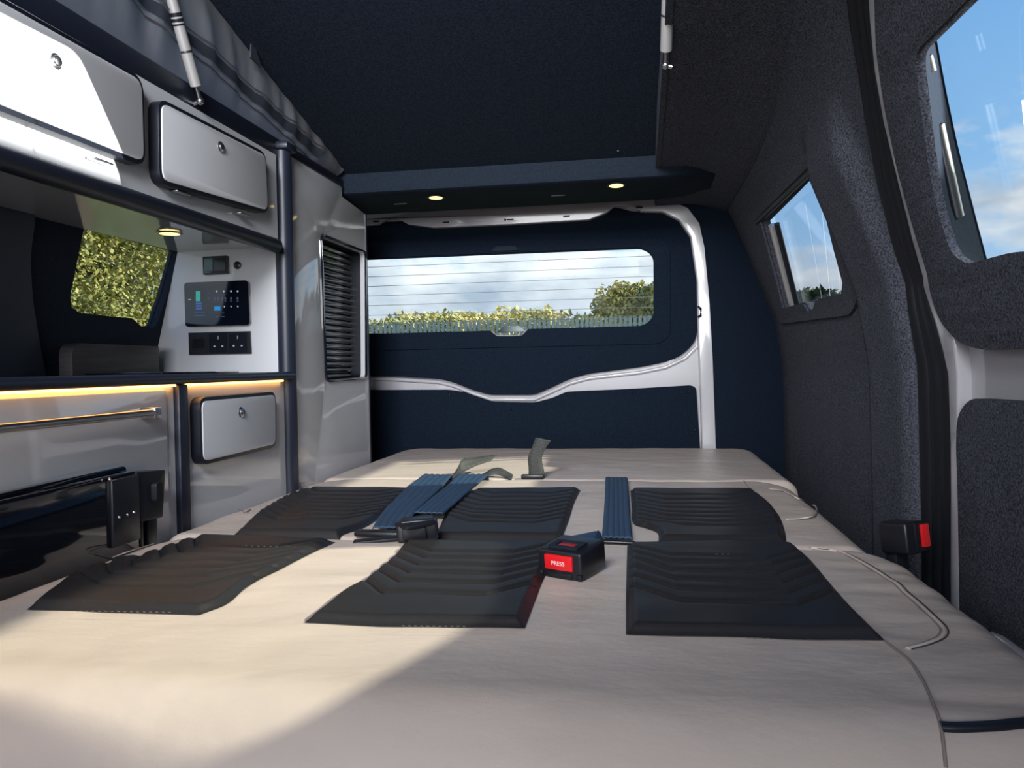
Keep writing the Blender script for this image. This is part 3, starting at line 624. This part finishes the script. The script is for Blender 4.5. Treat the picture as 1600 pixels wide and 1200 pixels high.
# cab door ahead (beside and behind the camera)
d3 = struct('door_3', (.5, 0, 0))
P1 = rnd([(-.95, .86), (.10, .86), (.10, 1.12), (-.80, 1.12)], .05)
link('door_panel', slab([(-1.15, .0), (ylo + .02, .0), (ylo + .02, 1.33), (-1.15, 1.33)], [P1], .02, fR(.0), cv=CV), FELT, d3)
link('pane', slab([(-1.1, .78), (ylo, .78), (ylo, 1.25), (-1.1, 1.25)], [], .003, fR(.05), cv=CV), G_CLEAR, d3)
wf = struct('wall_front_left', (-1.2, -.5, 0))
link('cab_side_lining', box(-1.22, -1.20, -1.3, .1, 0, 1.3), NAVY_B, wf)
link('cab_floor_lining', box(-1.22, .5, -1.3, -1.28, 0, .62), NAVY_B, wf)
fl = struct('floor', (-.4, 1, 0)); link('vinyl_floor', box(-1.22, .5, -1.3, 2.78, -.03, 0), FLOORM, fl)

# ------------------------------------------------------------------ pop-up canvas
def canvas_l(u, v):
    y = -.40 + u * 2.56; z1 = zroof(y) + .01; z0 = 1.288; z = z0 + (z1 - z0) * v
    wr_ = .010 * noise.noise(Vector((y * 9 + z * 3, z * 1.4, 2))) + .013 * noise.noise(Vector((y * 24 + z * 8, z * 2.5, 7)))
    return Vector((-.872 + .03 * v + wr_ * math.sin(math.pi * min(1, v * 1.0)) + .012 * math.sin(math.pi * v), y, z))
cv_ = thing('roof_canvas', 'grey pop-up roof canvas wall rising above the white locker', 'canvas', (-.87, 1, 1.29))
link('left_wall', grid(canvas_l, 150, 24), CANVAS, cv_)
def band(zfn, half, nm, m, off):
    def f(u, v):
        y = -.35 + u * 2.35; z1 = zroof(y); v0 = (zfn(y) + (v - .5) * 2 * half - 1.288) / max(z1 + .01 - 1.288, .01)
        p = canvas_l((y + .40) / 2.56, max(0, min(.97, v0))); p.x += off; return p
    link(nm, grid(f, 100, 4), m, cv_)
# stitched seam and zip band seen running parallel to the rail
sa = at(200, 0, 'x', -.86); sb = at(410, 128, 'x', -.86)
zl = lambda y: 1.288 + .42 * (zroof(y) - 1.288)
band(zl, .010, 'zip_band', CANVAS_D, .004)
band(lambda y: zl(y) - .022, .0014, 'stitch_line', THREAD, .004); band(lambda y: zl(y) + .016, .0012, 'stitch_line', THREAD, .005)
link('right_wall', slab([(-.45, 1.32), (2.15, 1.32), (2.15, zroof(2.15)), (-.45, zroof(-.45))], [], .003, lambda u, v, w_: (.063 + w_, u, v)), CANVAS, cv_)
tp2 = at(385, 75, 'x', -.845); 
link('toggle_tab', slab([(tp2.y - .02, tp2.z - .03), (tp2.y + .03, tp2.z - .034), (tp2.y - .012, tp2.z + .02)], [], .003, lambda u, v, w_: (-.828 + w_, u, v)), CANVAS_D, cv_)

# gas struts
def strut(name_pts, label):
    a, b = [Vector(q) for q in name_pts]; d = (b - a).normalized()
    t = thing('gas_strut', label, 'strut', a, 'roof gas struts')
    link('ball_joint', sph(a, .0075, 12), CHROME, t)
    link('ball_stud', tube([a, a + Vector((-.014 if a.x < -.4 else .012, 0, -.004))], .004, 10), CHROME, t)
    link('rod', tube([a, a + d * .03], .0042, 12), CHROME, t)
    link('cylinder', tube([a + d * .026, a + d * .028, b], [.008, .0105, .0105], 16), ALU, t)
    link('ring', tube([a + d * .088, a + d * .0885, a + d * .092], .0108, 16), SATIN, t)
    m0 = a + d * .135
    lab = link('warning_label', tube([m0, m0 + d * .022], .0109, 16), PLASTIC, t)
    for k in (.003, .012): link('label_mark', tube([m0 + d * k, m0 + d * (k + .003)], .01105, 16), ALU, lab)
a = at(313, 158, 'x', -.838); aR = at(1040, 102, 'y', a.y + .02)
b = at(266, -8, 'x', -.838); b = a + (b - a) * 2.2
strut((a, b), 'silver gas strut rising from the rail above the white locker')
bR = at(1044, -12, 'y', aR.y - (a.y - b.y) / 2.2 + 0); bR = aR + (bR - aR) * 2.2
strut((aR, bR), 'silver gas strut hanging beside the felt roof lining on the right')

# ------------------------------------------------------------------ bed: folded bench seat and rear mattress
ZB = .45
def samp(a, b, ra, rb, n, ne=9):
    o = [a + ra * (1 - math.cos(math.pi / 2 * i / ne)) for i in range(ne)]
    o += [a + ra + (b - rb - a - ra) * i / n for i in range(n)]
    o += [b - rb * (1 - math.cos(math.pi / 2 * i / ne)) for i in range(ne, -1, -1)]
    return o
def drop(d, r):
    if d >= r: return 0
    d = max(d, 0); return r - math.sqrt(max(0, r * r - (r - d) ** 2))
class Cushion:
    def __init__(s, xl, xr, yf, yb, z, rF, rB, rS, cF, cB, zb, extra=None):
        s.__dict__.update(locals())
    def inset(s, y, x=None):
        o = 0
        for d, c in ((y - s.yf, s.cF), (s.yb - y, s.cB)):
            if d < c: o = max(o, c - math.sqrt(max(0, c * c - (c - max(d, 0)) ** 2)))
        return o
    def z_at(s, x, y):
        i = s.inset(y)
        v = s.z - drop(x - s.xl - i, s.rS) - drop(s.xr - i - x, s.rS) - drop(y - s.yf, s.rF) - drop(s.yb - y, s.rB)
        if s.extra: v += s.extra(x, y)
        return max(v, s.zb)
    def mesh(s, nx=110, ny=60):
        ys = samp(s.yf, s.yb, s.rF, s.rB, ny); vs = []; W_ = None
        for y in ys:
            i = s.inset(y); xs = samp(s.xl + i, s.xr - i, s.rS, s.rS, nx); row = [(x, y, s.z_at(x, y)) for x in xs]
            row = [(row[0][0], y, s.zb)] + row + [(row[-1][0], y, s.zb)]; W_ = len(row); vs.append(row)
        vs = [[(p[0], p[1], s.zb) for p in vs[0]]] + vs + [[(p[0], p[1], s.zb) for p in vs[-1]]]
        flat_ = [p for r in vs for p in r]; H = len(vs)
        fs = [(j * W_ + i, j * W_ + i + 1, (j + 1) * W_ + i + 1, (j + 1) * W_ + i) for j in range(H - 1) for i in range(W_ - 1)]
        me = bpy.data.meshes.new('c'); me.from_pydata(flat_, [], fs); me.update()
        for p in me.polygons: p.use_smooth = True
        me.set_sharp_from_angle(angle=math.radians(65)); return me
    def hit(s, px, py, lift=0):
        k0 = .3; d = ray(px, py)
        for i in range(900):
            k = k0 + i * .004; p = CAM + d * k
            if s.yf - .001 <= p.y <= s.yb + .001 and p.z <= s.z_at(p.x, p.y) + lift:
                a_, b_ = k - .004, k
                for _ in range(10):
                    m = (a_ + b_) / 2; p = CAM + d * m
                    if p.y >= s.yf and p.z <= s.z_at(p.x, p.y) + lift: b_ = m
                    else: a_ = m
                return CAM + d * b_
        return at(px, py, 'z', s.z + lift)
def und(x, y): return .0022 * noise.noise(Vector((x * 5, y * 6, 1))) + .0012 * noise.noise(Vector((x * 14, y * 18, 4)))
def und2(x, y): return und(x, y) + .0030 * noise.noise(Vector((x * 5 + y * 4, y * 26, 9))) * sm((x - .20) / .07) * sm((y - .62) / .06)
seatC = Cushion(-.822, .375, .575, 1.222, ZB + .002, .085, .022, .045, .05, .09, .30, und2)
backC = Cushion(-.840, .352, 1.232, 1.925, ZB - .002, .02, .020, .045, .03, .10, .30, und)
rearC = Cushion(-.846, .372, 1.935, 2.712, ZB - .004, .02, .04, .04, .02, .10, .30, lambda x, y: und(x, y) - .003 * sm((2.02 - y) / .03) * 0)
bed = thing('bench_seat', 'beige leather bench seat folded flat into a bed with black quilted pads', 'seat', (-.23, 1.2, 0))
link('seat_cushion', seatC.mesh(), LEATHER, bed)
link('backrest_cushion', backC.mesh(), LEATHER, bed)
link('seat_box', box(-.80, .33, .66, 1.90, 0, .30, .01), BLACK, bed)
rm = thing('rear_mattress', 'beige leather rear mattress section lying against the tailgate', 'mattress', (-.23, 2.3, 0))
link('cushion', rearC.mesh(), LEATHER, rm)
link('support_box', box(-.83, .34, 1.96, 2.70, 0, .30, .01), BLACK, rm)

def pad(C, left, right, grooves, bend, u0=.26, nu=120, nv=120, hgt=.0095, curve=1.0):
    lp = [C.hit(*p) for p in left]; rp = [C.hit(*p) for p in right]
    lp = smoothline(lp, 60); rp = smoothline(rp, 60)
    gs = sorted(grooves)
    def f(u, v):
        a_, b_ = poly_at(lp, v), poly_at(rp, v); p = a_.lerp(b_, u)
        edge = min(u * (b_ - a_).length, (1 - u) * (b_ - a_).length, v * .35, (1 - v) * .35)
        uu = abs(u - .5); ph_ = p.y - bend * max(0, uu - u0) ** curve
        d = min(abs(ph_ - g) for g in gs); k = min(range(len(gs)), key=lambda i: abs(ph_ - gs[i]))
        # width of the rib at this phase
        lo_ = [g for g in gs if g <= ph_]; hi_ = [g for g in gs if g > ph_]
        a0 = lo_[-1] if lo_ else gs[0] - .04; b0 = hi_[0] if hi_ else gs[-1] + .10
        half = (b0 - a0) / 2; r = min(1, d / min(half, .016)); hh = math.sqrt(max(0, 1 - (1 - r) ** 2))
        e_ = sm(edge / .012)
        z = C.z_at(p.x, p.y) + .0012 + hgt * hh * e_
        return Vector((p.x, p.y, z))
    lst = [poly_at(lp, 0), poly_at(lp, 1)]
    return link('quilted_pad', grid(f, nu, nv), PAD, bed)
G1 = [.905, .975, 1.010, 1.045, 1.080, 1.115, 1.150] ; G1 = [.90, .948, .990, 1.030, 1.070, 1.108]
pad(seatC, [(318, 841), (262, 857), (215, 873), (165, 884), (110, 902), (70, 932), (42, 954)], [(524, 848), (478, 870), (440, 890), (392, 915), (355, 945), (312, 962)], G1, .30)
pad(seatC, [(632, 850), (618, 868), (592, 890), (560, 915), (520, 938), (476, 974)], [(868, 852), (866, 872), (852, 900), (836, 940), (820, 983)], G1, .26)
pad(seatC, [(980, 853), (979, 890), (978, 930), (978, 960), (978, 993)], [(1240, 853), (1262, 872), (1290, 905), (1325, 945), (1358, 978), (1382, 1002)], G1, .28)
G2 = [1.31, 1.40, 1.44, 1.48, 1.52, 1.56, 1.60, 1.64, 1.68]
G2 = [1.345, 1.385, 1.425, 1.465, 1.51, 1.555, 1.605, 1.655]
pad(backC, [(487, 765), (452, 775), (420, 792), (392, 812), (372, 832), (362, 846)], [(650, 767), (628, 780), (603, 802), (575, 822), (540, 835), (530, 848)], G2, .30)
pad(backC, [(742, 768), (722, 782), (700, 800), (688, 822), (680, 835), (676, 849)], [(907, 766), (898, 785), (890, 810), (882, 832), (878, 850)], G2, .26)
pad(backC, [(985, 767), (987, 795), (989, 818), (1008, 826), (1027, 834), (1029, 851)], [(1178, 768), (1200, 785), (1218, 808), (1226, 830), (1229, 851)], G2, .26)
# stitching and piping
def line_on(C, pts, r, m, nm='seam', lift=.0004, n=50):
    P = smoothline([C.hit(*p) for p in pts], n)
    for p in P: p.z = max(p.z, C.z_at(p.x, p.y)) + lift
    return link(nm, tube(P, r, 8), m, bed)
bol = [(1268, 856), (1310, 862), (1345, 878), (1385, 903), (1425, 935), (1455, 962), (1474, 982), (1470, 996), (1448, 1006), (1418, 1014)]
line_on(seatC, bol, .0024, LEATHER, 'piping', .0, 80)
line_on(seatC, [(x + 7, y + 1) for x, y in bol], .0008, THREAD, 'stitching', .0004, 80)
line_on(seatC, [(x - 6, y - 1) for x, y in bol], .0008, THREAD_L, 'stitching', .0004, 80)
bo2 = [(1203, 764), (1225, 768), (1248, 780), (1268, 791), (1276, 798), (1272, 806), (1250, 811), (1228, 812)]
line_on(backC, bo2, .0016, LEATHER, 'piping', .0006); line_on(backC, [(x + 3, y + 1) for x, y in bo2], .0007, THREAD, 'stitching')
line_on(backC, [(x - 4, y) for x, y in bo2], .0006, THREAD_L, 'stitching')
line_on(seatC, [(1382, 1002), (1405, 1020), (1425, 1038), (1445, 1070), (1460, 1105), (1470, 1135), (1478, 1200)], .0014, THREAD_L, 'seam')
line_on(seatC, [(1470, 1137), (1500, 1138), (1550, 1136), (1590, 1132), (1640, 1128)], .0050, BLACK, 'front_piping', .0, 30)
line_on(backC, [(430, 762), (480, 754), (520, 756)], .0010, THREAD_L, 'seam')
line_on(backC, [(366, 790), (380, 800), (392, 796)], .0010, THREAD_L, 'seam')
line_on(backC, [(1162, 751), (1170, 762), (1182, 768)], .0010, THREAD_L, 'seam')
line_on(seatC, [(0, 938), (60, 915), (120, 893), (190, 866), (240, 850)], .0010, THREAD_L, 'seam')
# rows of stitching pricks on the flat panels of the pads
bm = bmesh.new()
for C, p0, p1, n in [(seatC, (125, 955), (270, 957), 30), (seatC, (630, 978), (730, 979), 22), (seatC, (690, 857), (770, 858), 20), (seatC, (625, 938), (760, 940), 24), (seatC, (385, 853), (465, 855), 18), (seatC, (1090, 952), (1145, 953), 12), (seatC, (1170, 997), (1205, 998), 8), (seatC, (1120, 866), (1138, 866), 5)]:
    for k in range(n):
        s = k / (n - 1)
        if k % 2: continue
        q = C.hit(p0[0] + (p1[0] - p0[0]) * s, p0[1] + (p1[1] - p0[1]) * s, .010); add_box(bm, q.x - .0012, q.x + .0012, q.y - .0006, q.y + .0006, q.z - .0002, q.z + .0006)
o = link('stitch_pricks', fin(bm), mat('pale_pricks', (.10, .10, .10), .7), bed); o['kind'] = 'stuff'

# ------------------------------------------------------------------ belts, buckles and straps on the bed
def webbing(nm, C, l, r, lift, m, parent=None, ribs=5, n=40, h=.0022, tail=None):
    """flat ribbed strap; l and r are its two edges traced far to near on the cushion"""
    L_ = smoothline([C.hit(*p) for p in l], n); R_ = smoothline([C.hit(*p) for p in r], n)
    if tail:
        for Q in (L_, R_): Q.insert(0, Q[0] + Vector((0, .012, -.012))); Q.insert(0, Q[0] + Vector((0, .004, -.06)))
    n2 = len(L_) - 1; nu = 32
    def f(u, v):
        i = int(round(v * n2)); p = L_[i].lerp(R_[i], u)
        z = p.z if (tail and i < 2) else C.z_at(p.x, p.y) + lift
        return Vector((p.x, p.y, z + h * abs(math.sin(u * math.pi * ribs)) ** .6))
    top = grid(f, nu, n2); o = link(nm, top, m, parent)
    md = o.modifiers.new('thickness', 'SOLIDIFY'); md.thickness = .0022; md.offset = -1; return o
lb1 = thing('seat_belt', 'navy ribbed seat belt pair running over the backrest into the black buckle', 'seat belt', backC.hit(640, 820))
webbing('strap', backC, [(662, 750), (635, 772), (608, 800), (590, 825), (583, 838)], [(706, 751), (690, 770), (665, 795), (645, 818), (634, 838)], .012, WEB, lb1, tail=True)
webbing('strap', backC, [(715, 751), (700, 768), (676, 788), (656, 806), (648, 814)], [(763, 750), (745, 768), (722, 788), (700, 808), (692, 815)], .013, WEB, lb1, tail=True)
rb_ = webbing('seat_belt', backC, [(947, 751), (946, 785), (944, 820), (942, 848)], [(980, 751), (982, 785), (984, 820), (987, 850)], .006, WEB, None, tail=True)
tag(rb_, 'navy ribbed seat belt lying straight on the beige strip behind the red buckle', 'seat belt')
def orient(o, fwd, upv=Vector((0, 0, 1))):
    f = Vector(fwd).normalized(); r = f.cross(upv).normalized(); u = r.cross(f)
    return Matrix(((r.x, f.x, u.x, o[0]), (r.y, f.y, u.y, o[1]), (r.z, f.z, u.z, o[2]), (0, 0, 0, 1)))
# black buckle: fwd axis = local Y
c = at(648, 828, 'z', ZB + .018)
M1 = orient(c, (.9, .25, .06)) @ Matrix.Scale(.95, 4)
bb = thing('black_buckle', 'black belt buckle lying between the two left quilted pads', 'buckle', c)
link('body', box(-.026, .026, -.030, .040, -.016, .016, .006, 3, M1), PLASTIC, bb)
link('body_lid', box(-.021, .021, -.022, .034, .014, .020, .003, 2, M1), PLASTIC, bb)
link('strap_bar', box(-.008, .040, -.034, .022, .010, .018, .003, 2, M1 @ Matrix.Rotation(.5, 4, 'Z')), RUBBER, bb)
link('tongue', box(-.014, .012, -.105, -.026, -.014, -.008, .002, 2, M1), RUBBER, bb)
link('side_clip', box(.024, .034, -.02, .02, -.010, .010, .003, 2, M1), RUBBER, bb)
q = backC.hit(600, 842); tag(link('buckle_stalk', box(-.05, .05, -.012, .012, 0, .010, .004, 2, orient((q.x, q.y, q.z + .004), (.05, 1, 0))), PLASTIC), 'flat black buckle stalk tucked under the black buckle', 'buckle')
# red buckle: faces the camera, slightly turned
c = at(887, 873, 'z', ZB + .0245)
M2 = orient(c, (.42, .90, .10))
rbk = thing('red_buckle', 'black belt buckle with a red button lying between the quilted pads', 'buckle', c)
link('body', box(-.033, .033, -.022, .046, -.021, .017, .004, 3, M2), PLASTIC, rbk)
pb = link('press_button', box(-.021, .021, -.0255, -.018, -.008, .012, .002, 2, M2), RED, rbk); pb['label'] = 'bright red release button'
link('top_frame', slab([(-.022, -.012), (.022, -.012), (.022, .016), (-.022, .016)], [[(-.014, -.006), (.014, -.006), (.014, .010), (-.014, .010)]], .0035, lambda u, v, w_: M2 @ Vector((u, v, .0165 + w_)), bev=.001), NAVY_B, rbk)
link('slot_insert', box(-.013, .013, -.005, .009, .0155, .0185, .0008, 2, M2), mat('dark_red_plastic', (.40, .02, .03), .4), rbk)
link('face_recess', box(-.018, .018, -.0235, -.018, -.019, -.012, .001, 2, M2), RUBBER, rbk)
for sx in (-1, 1): link('rivet', box(sx * .029 - .004, sx * .029 + .004, -.025, -.018, -.019, -.011, .002, 2, M2), RUBBER, rbk)
tcu = bpy.data.curves.new('t', 'FONT'); tcu.body = 'PRESS'; tcu.size = .008; tcu.align_x = 'CENTER'; tcu.extrude = .0001
tmp = bpy.data.objects.new('lettering_curve', tcu); COL.objects.link(tmp); bpy.context.view_layer.update()
me = bpy.data.meshes.new_from_object(tmp.evaluated_get(bpy.context.evaluated_depsgraph_get())); bpy.data.objects.remove(tmp)
to = bpy.data.objects.new('lettering', me); COL.objects.link(to); to.parent = pb
to.matrix_local = M2 @ Matrix.Translation((0, -.0258, -.001)) @ Matrix.Rotation(math.pi / 2, 4, 'X'); me.materials.clear(); me.materials.append(mat('white_print', (.9, .85, .85), .5))
fw = thing('buckle_webbing', 'folded black webbing sleeve joining the red buckle to its belt', 'webbing', seatC.hit(925, 850))
bm = bmesh.new(); A_ = [at(886, 838, 'y', 1.26), at(934, 828, 'y', 1.27), at(940, 852, 'y', 1.23), at(922, 856, 'y', 1.20), at(888, 852, 'y', 1.22)]
vs = [bm.verts.new(p) for p in A_] + [bm.verts.new(p + Vector((.002, .014, -.012))) for p in A_]
n = len(A_); bm.faces.new(vs[:n]); bm.faces.new(vs[n:][::-1])
for i in range(n): bm.faces.new((vs[i], vs[i + n], vs[(i + 1) % n + n], vs[(i + 1) % n]))
bmesh.ops.bevel(bm, geom=bm.edges[:], offset=.002, segments=2, affect='EDGES'); link('sleeve', fin(bm, 40), WEB, fw)
bm = bmesh.new(); A_ = [at(934, 828, 'y', 1.268), at(941, 851, 'y', 1.228), at(934, 872, 'y', 1.19), at(922, 857, 'y', 1.20)]
vs = [bm.verts.new(p) for p in A_] + [bm.verts.new(p + Vector((.004, .010, -.006))) for p in A_]
n = len(A_); bm.faces.new(vs[:n]); bm.faces.new(vs[n:][::-1])
for i in range(n): bm.faces.new((vs[i], vs[i + n], vs[(i + 1) % n + n], vs[(i + 1) % n]))
link('fold', fin(bm, 40), WEB, fw)
p0, p1 = backC.hit(936, 846, .006), backC.hit(992, 849, .006)
link('thin_tail', tube([p0, p1], .0035, 8), PLASTIC, fw)
# wall buckle at the right
c = at(1419, 838, 'x', .405)
M3 = orient(c, (-.62, .72, .22), Vector((.1, -.25, 1)))
wbk = thing('side_buckle', 'black belt buckle with red face standing between bed and right wall', 'buckle', c)
M3 = orient(c, (-.30, -.86, .34), Vector((0, .3, 1))) @ Matrix.Rotation(0, 4, 'Y')
link('body', box(-.030, .030, -.050, .020, -.036, .032, .007, 3, orient(c, (.55, -.80, .12)) @ Matrix.Scale(.72, 4)), PLASTIC, wbk)
MW = orient(c, (.55, -.80, .12)) @ Matrix.Scale(.72, 4)
link('face_bezel', box(-.029, .006, .016, .024, -.032, .030, .003, 2, MW), RUBBER, wbk)
fb = link('press_button', box(-.030, -.008, .020, .030, -.022, .026, .002, 2, MW), RED, wbk); fb['label'] = 'bright red release button'
link('stalk', box(-.018, .018, -.05, -.02, -.20, -.02, .004, 2, MW), RUBBER, wbk)

# pull straps at the back of the backrest
def ribbon(nm, centre, wv, th_, m, parent=None, n=40):
    P = smoothline(centre, n); Wv = smoothline(wv, n)
    o = link(nm, grid(lambda u, v: P[int(round(v * n))] + Wv[int(round(v * n))] * (u - .5), 3, n), m, parent)
    md = o.modifiers.new('thickness', 'SOLIDIFY'); md.thickness = th_; md.offset = 0; return o
yv = 1.955
def V(px, py, y=yv): return at(px, py, 'y', y)
st = thing('pull_strap', 'upright charcoal webbing pull strap standing at the rear mattress seam', 'strap', V(838, 748))
ribbon('webbing', [V(838, 748), V(838, 735), V(836, 715), V(842, 700), V(849, 686)], [V(851, 748) - V(826, 748), V(850, 735) - V(826, 735), V(847, 715) - V(825, 715), V(853, 700) - V(831, 700), V(859, 690) - V(835, 685)], .002, WEB_G, st)
link('anchor_bar', box(V(815, 745).x, V(850, 745).x, yv - .010, yv + .006, ZB - .006, ZB + .006, .002), PLASTIC, st)
s2_ = thing('pull_strap', 'curled charcoal webbing pull strap lying in the sunlit patch by the belts', 'strap', V(715, 748))
def U(px, py, y): return at(px, py, 'y', y)
ribbon('webbing', [U(722, 748, 1.94), U(712, 738, 1.96), U(722, 728, 1.99), U(745, 721, 2.02), U(772, 715, 2.05)], [Vector((.036, 0, .0)), Vector((.022, .024, .022)), Vector((.0, .024, .034)), Vector((.0, .026, .020)), Vector((.012, .026, .014))], .002, WEB_G, s2_)
ribbon('webbing_loop', [U(744, 749, 1.95), U(756, 744, 1.96), U(766, 738, 1.97), U(778, 736, 1.98), U(790, 741, 1.97), U(800, 747, 1.95)], [Vector((0, .032, .012))] * 6, .002, WEB_G, s2_)

# ------------------------------------------------------------------ outside: ground, fence, hedges and trees
bw = struct('glare_blocker', (3.2, 2, -.57)); link('blocker_wall', box(3.15, 3.3, -3, 7, -.57, .78), GRASS, bw)  # unseen wall, added to keep the glare spot off the kitchen
gd = struct('ground', (0, 0, -.55)); link('grass', box(-90, 90, -40, 130, -.62, -.57), GRASS, gd)
def leaves(n, size, fn, m, nm, parent):
    vs = []; fs = []
    for i in range(n):
        p = fn(); a_ = random.uniform(0, 6.28); t_ = random.uniform(-1.2, 1.2); s = size * random.uniform(.6, 1.3)
        u = Vector((math.cos(a_) * math.cos(t_), math.sin(a_) * math.cos(t_), math.sin(t_))) * s; v = Vector((-math.sin(a_), math.cos(a_), random.uniform(-.5, .5))) * s * .6
        k = len(vs); vs += [tuple(p - u), tuple(p + v), tuple(p + u), tuple(p - v)]; fs.append((k, k + 1, k + 2, k + 3))
    me = bpy.data.meshes.new('l'); me.from_pydata(vs, [], fs); o = link(nm, me, m, parent); o['kind'] = 'stuff'; return o
def blob(c, rx, ry, rz, shell=.45):
    while True:
        p = Vector((random.uniform(-1, 1), random.uniform(-1, 1), random.uniform(-1, 1)))
        l_ = p.length
        if shell < l_ < 1:
            p2 = p.copy(); k = 1 + .25 * noise.noise(p * 2.5 + Vector(c)); return Vector(c) + Vector((p2.x * rx * k, p2.y * ry * k, p2.z * rz * k))
def tree(nm, label, x, y, h, r, m, n, size, group, zb=-.57, trunk_h=.4):
    t = thing(nm, label, 'tree', (x, y, zb), group)
    link('trunk', tube([(x, y, zb - .02), (x + .02 * h, y, zb + h * .3), (x, y, zb + h * .7)], [.035 * h, .025 * h, .01 * h], 8), BARK, t)
    cl = [Vector((x + random.uniform(-.4, .4) * r, y + random.uniform(-.3, .3) * r, zb + h * random.uniform(.35, .8))) for _ in range(7)] + [Vector((x, y, zb + h * .72)), Vector((x, y, zb + h * .4))]
    def f():
        c_ = random.choice(cl); return blob(c_, r * .62, r * .55, h * .27, .3)
    leaves(n, size, f, m, 'foliage', t); return t
# palisade fence behind the van
FY = 27.0; 
fe = thing('palisade_fence', 'grey green steel palisade fence crossing behind the rear window', 'fence', (-3, FY, -.57))
zt = 2.46
bm = bmesh.new(); add_box(bm, -.05, .05, -.012, .012, -.02, zt + .57 - .12)
for sx in (-.035, 0, .035):
    a_ = [bm.verts.new((sx - .017, -.012, zt + .45)), bm.verts.new((sx + .017, -.012, zt + .45)), bm.verts.new((sx, -.012, zt + .57)), bm.verts.new((sx - .017, .012, zt + .45)), bm.verts.new((sx + .017, .012, zt + .45)), bm.verts.new((sx, .012, zt + .57))]
    bm.faces.new(a_[:3]); bm.faces.new(a_[3:][::-1]); bm.faces.new((a_[0], a_[2], a_[5], a_[3])); bm.faces.new((a_[1], a_[4], a_[5], a_[2]))
pme = fin(bm); pme.materials.append(FENCE)
for k in range(150):
    o = bpy.data.objects.new('pale', pme); COL.objects.link(o); o.parent = fe; o.location = (3 - 14.5 + k * .165 - .0, 0, 0)
for z in (.35, zt - .35): link('rail', box(-14.6, 10.2, FY + .02, FY + .07, z, z + .06), FENCE, fe)
for k in range(9): link('post', box(-14.6 + k * 2.97, -14.5 + k * 2.97, FY + .07, FY + .17, -.59, zt - .05), FENCE, fe)
# hedge line beyond the fence
hx = [(-17, 4.0, 2.6), (-14.3, 4.2, 2.3), (-11.6, 3.9, 2.4), (-9, 4.4, 2.2), (-6.4, 4.0, 2.5), (-3.6, 4.3, 2.3), (-1.2, 4.1, 2.2)]
nmh = ['outermost on the left', 'second from the left', 'third from the left', 'in the middle', 'third from the hump', 'second from the hump', 'next to the hump']
for i, (x, h, r) in enumerate(hx):
    r *= 1.45
    tree('hedge_tree', 'olive yellow hedge tree behind the fence seen through the rear window, ' + nmh[i], x * 1.05, 31 + random.uniform(-1, 1), h * .84, r, LEAF, 26000, .105, 'hedge trees beyond the fence')
for i, (x, h, r, nm2) in enumerate([(1.6, 4.9, 1.7, 'left part of the tall hump'), (3.2, 5.0, 2.0, 'right part of the tall hump')]):
    tree('hedge_tree', 'taller yellow green tree behind the fence, ' + nm2, x - 2.2, 32, h * .90, r, LEAF, 26000, .10, 'hedge trees beyond the fence')
# bushy tree beside the kitchen window
def near_tree(x, y, h, r, label, n):
    t = thing('birch_tree', label, 'tree', (x, y, -.57), 'trees outside the kitchen window')
    link('trunk', tube([(x, y, -.6), (x + .1, y, 1), (x, y, h * .8)], [.10, .08, .02], 8), BARK, t)
    br = []
    bmb = bmesh.new()
    for k in range(26):
        z = random.uniform(.0, h * .8); a_ = random.uniform(0, 6.28); l_ = r * random.uniform(.6, 1.0); e_ = Vector((x + l_ * math.cos(a_), y + l_ * math.sin(a_), z + .5 * l_))
        add_tube(bmb, [(x, y, z), e_], [.03, .006], 5); br.append((Vector((x, y, z)), e_))
    o = link('branches', fin(bmb), BARK, t); o['kind'] = 'stuff'
    def f():
        a_, b_ = random.choice(br); s = random.uniform(.25, 1.05); return a_.lerp(b_, s) + Vector((random.gauss(0, .2), random.gauss(0, .2), random.gauss(0, .22)))
    leaves(n, .022, f, LEAF_Y, 'foliage', t)
near_tree(-5.0, 6.3, 3.6, 1.5, 'yellow green leafy birch outside the kitchen window, nearest the wardrobe end', 90000)
near_tree(-6.0, 5.6, 4.3, 1.6, 'yellow green leafy birch outside the kitchen window, in its middle', 80000)
near_tree(-6.4, 8.2, 3.4, 1.7, 'yellow green leafy birch set back behind the others outside the kitchen window', 30000)
# far dark trees seen through the right-hand windows
for i, (x, y, h, r, nm3) in enumerate([(9.0, 43, 5.2, 3.2, 'nearest the window frame'), (13.5, 42, 5.0, 3.2, 'second along'), (18, 41, 5.3, 3.4, 'third along'), (23, 40, 5.0, 3.4, 'furthest to the right')]):
    tree('far_tree', 'dark green distant tree seen through the quarter window, ' + nm3, x, y, h, r, LEAF_G, 7000, .30, 'far trees to the right')
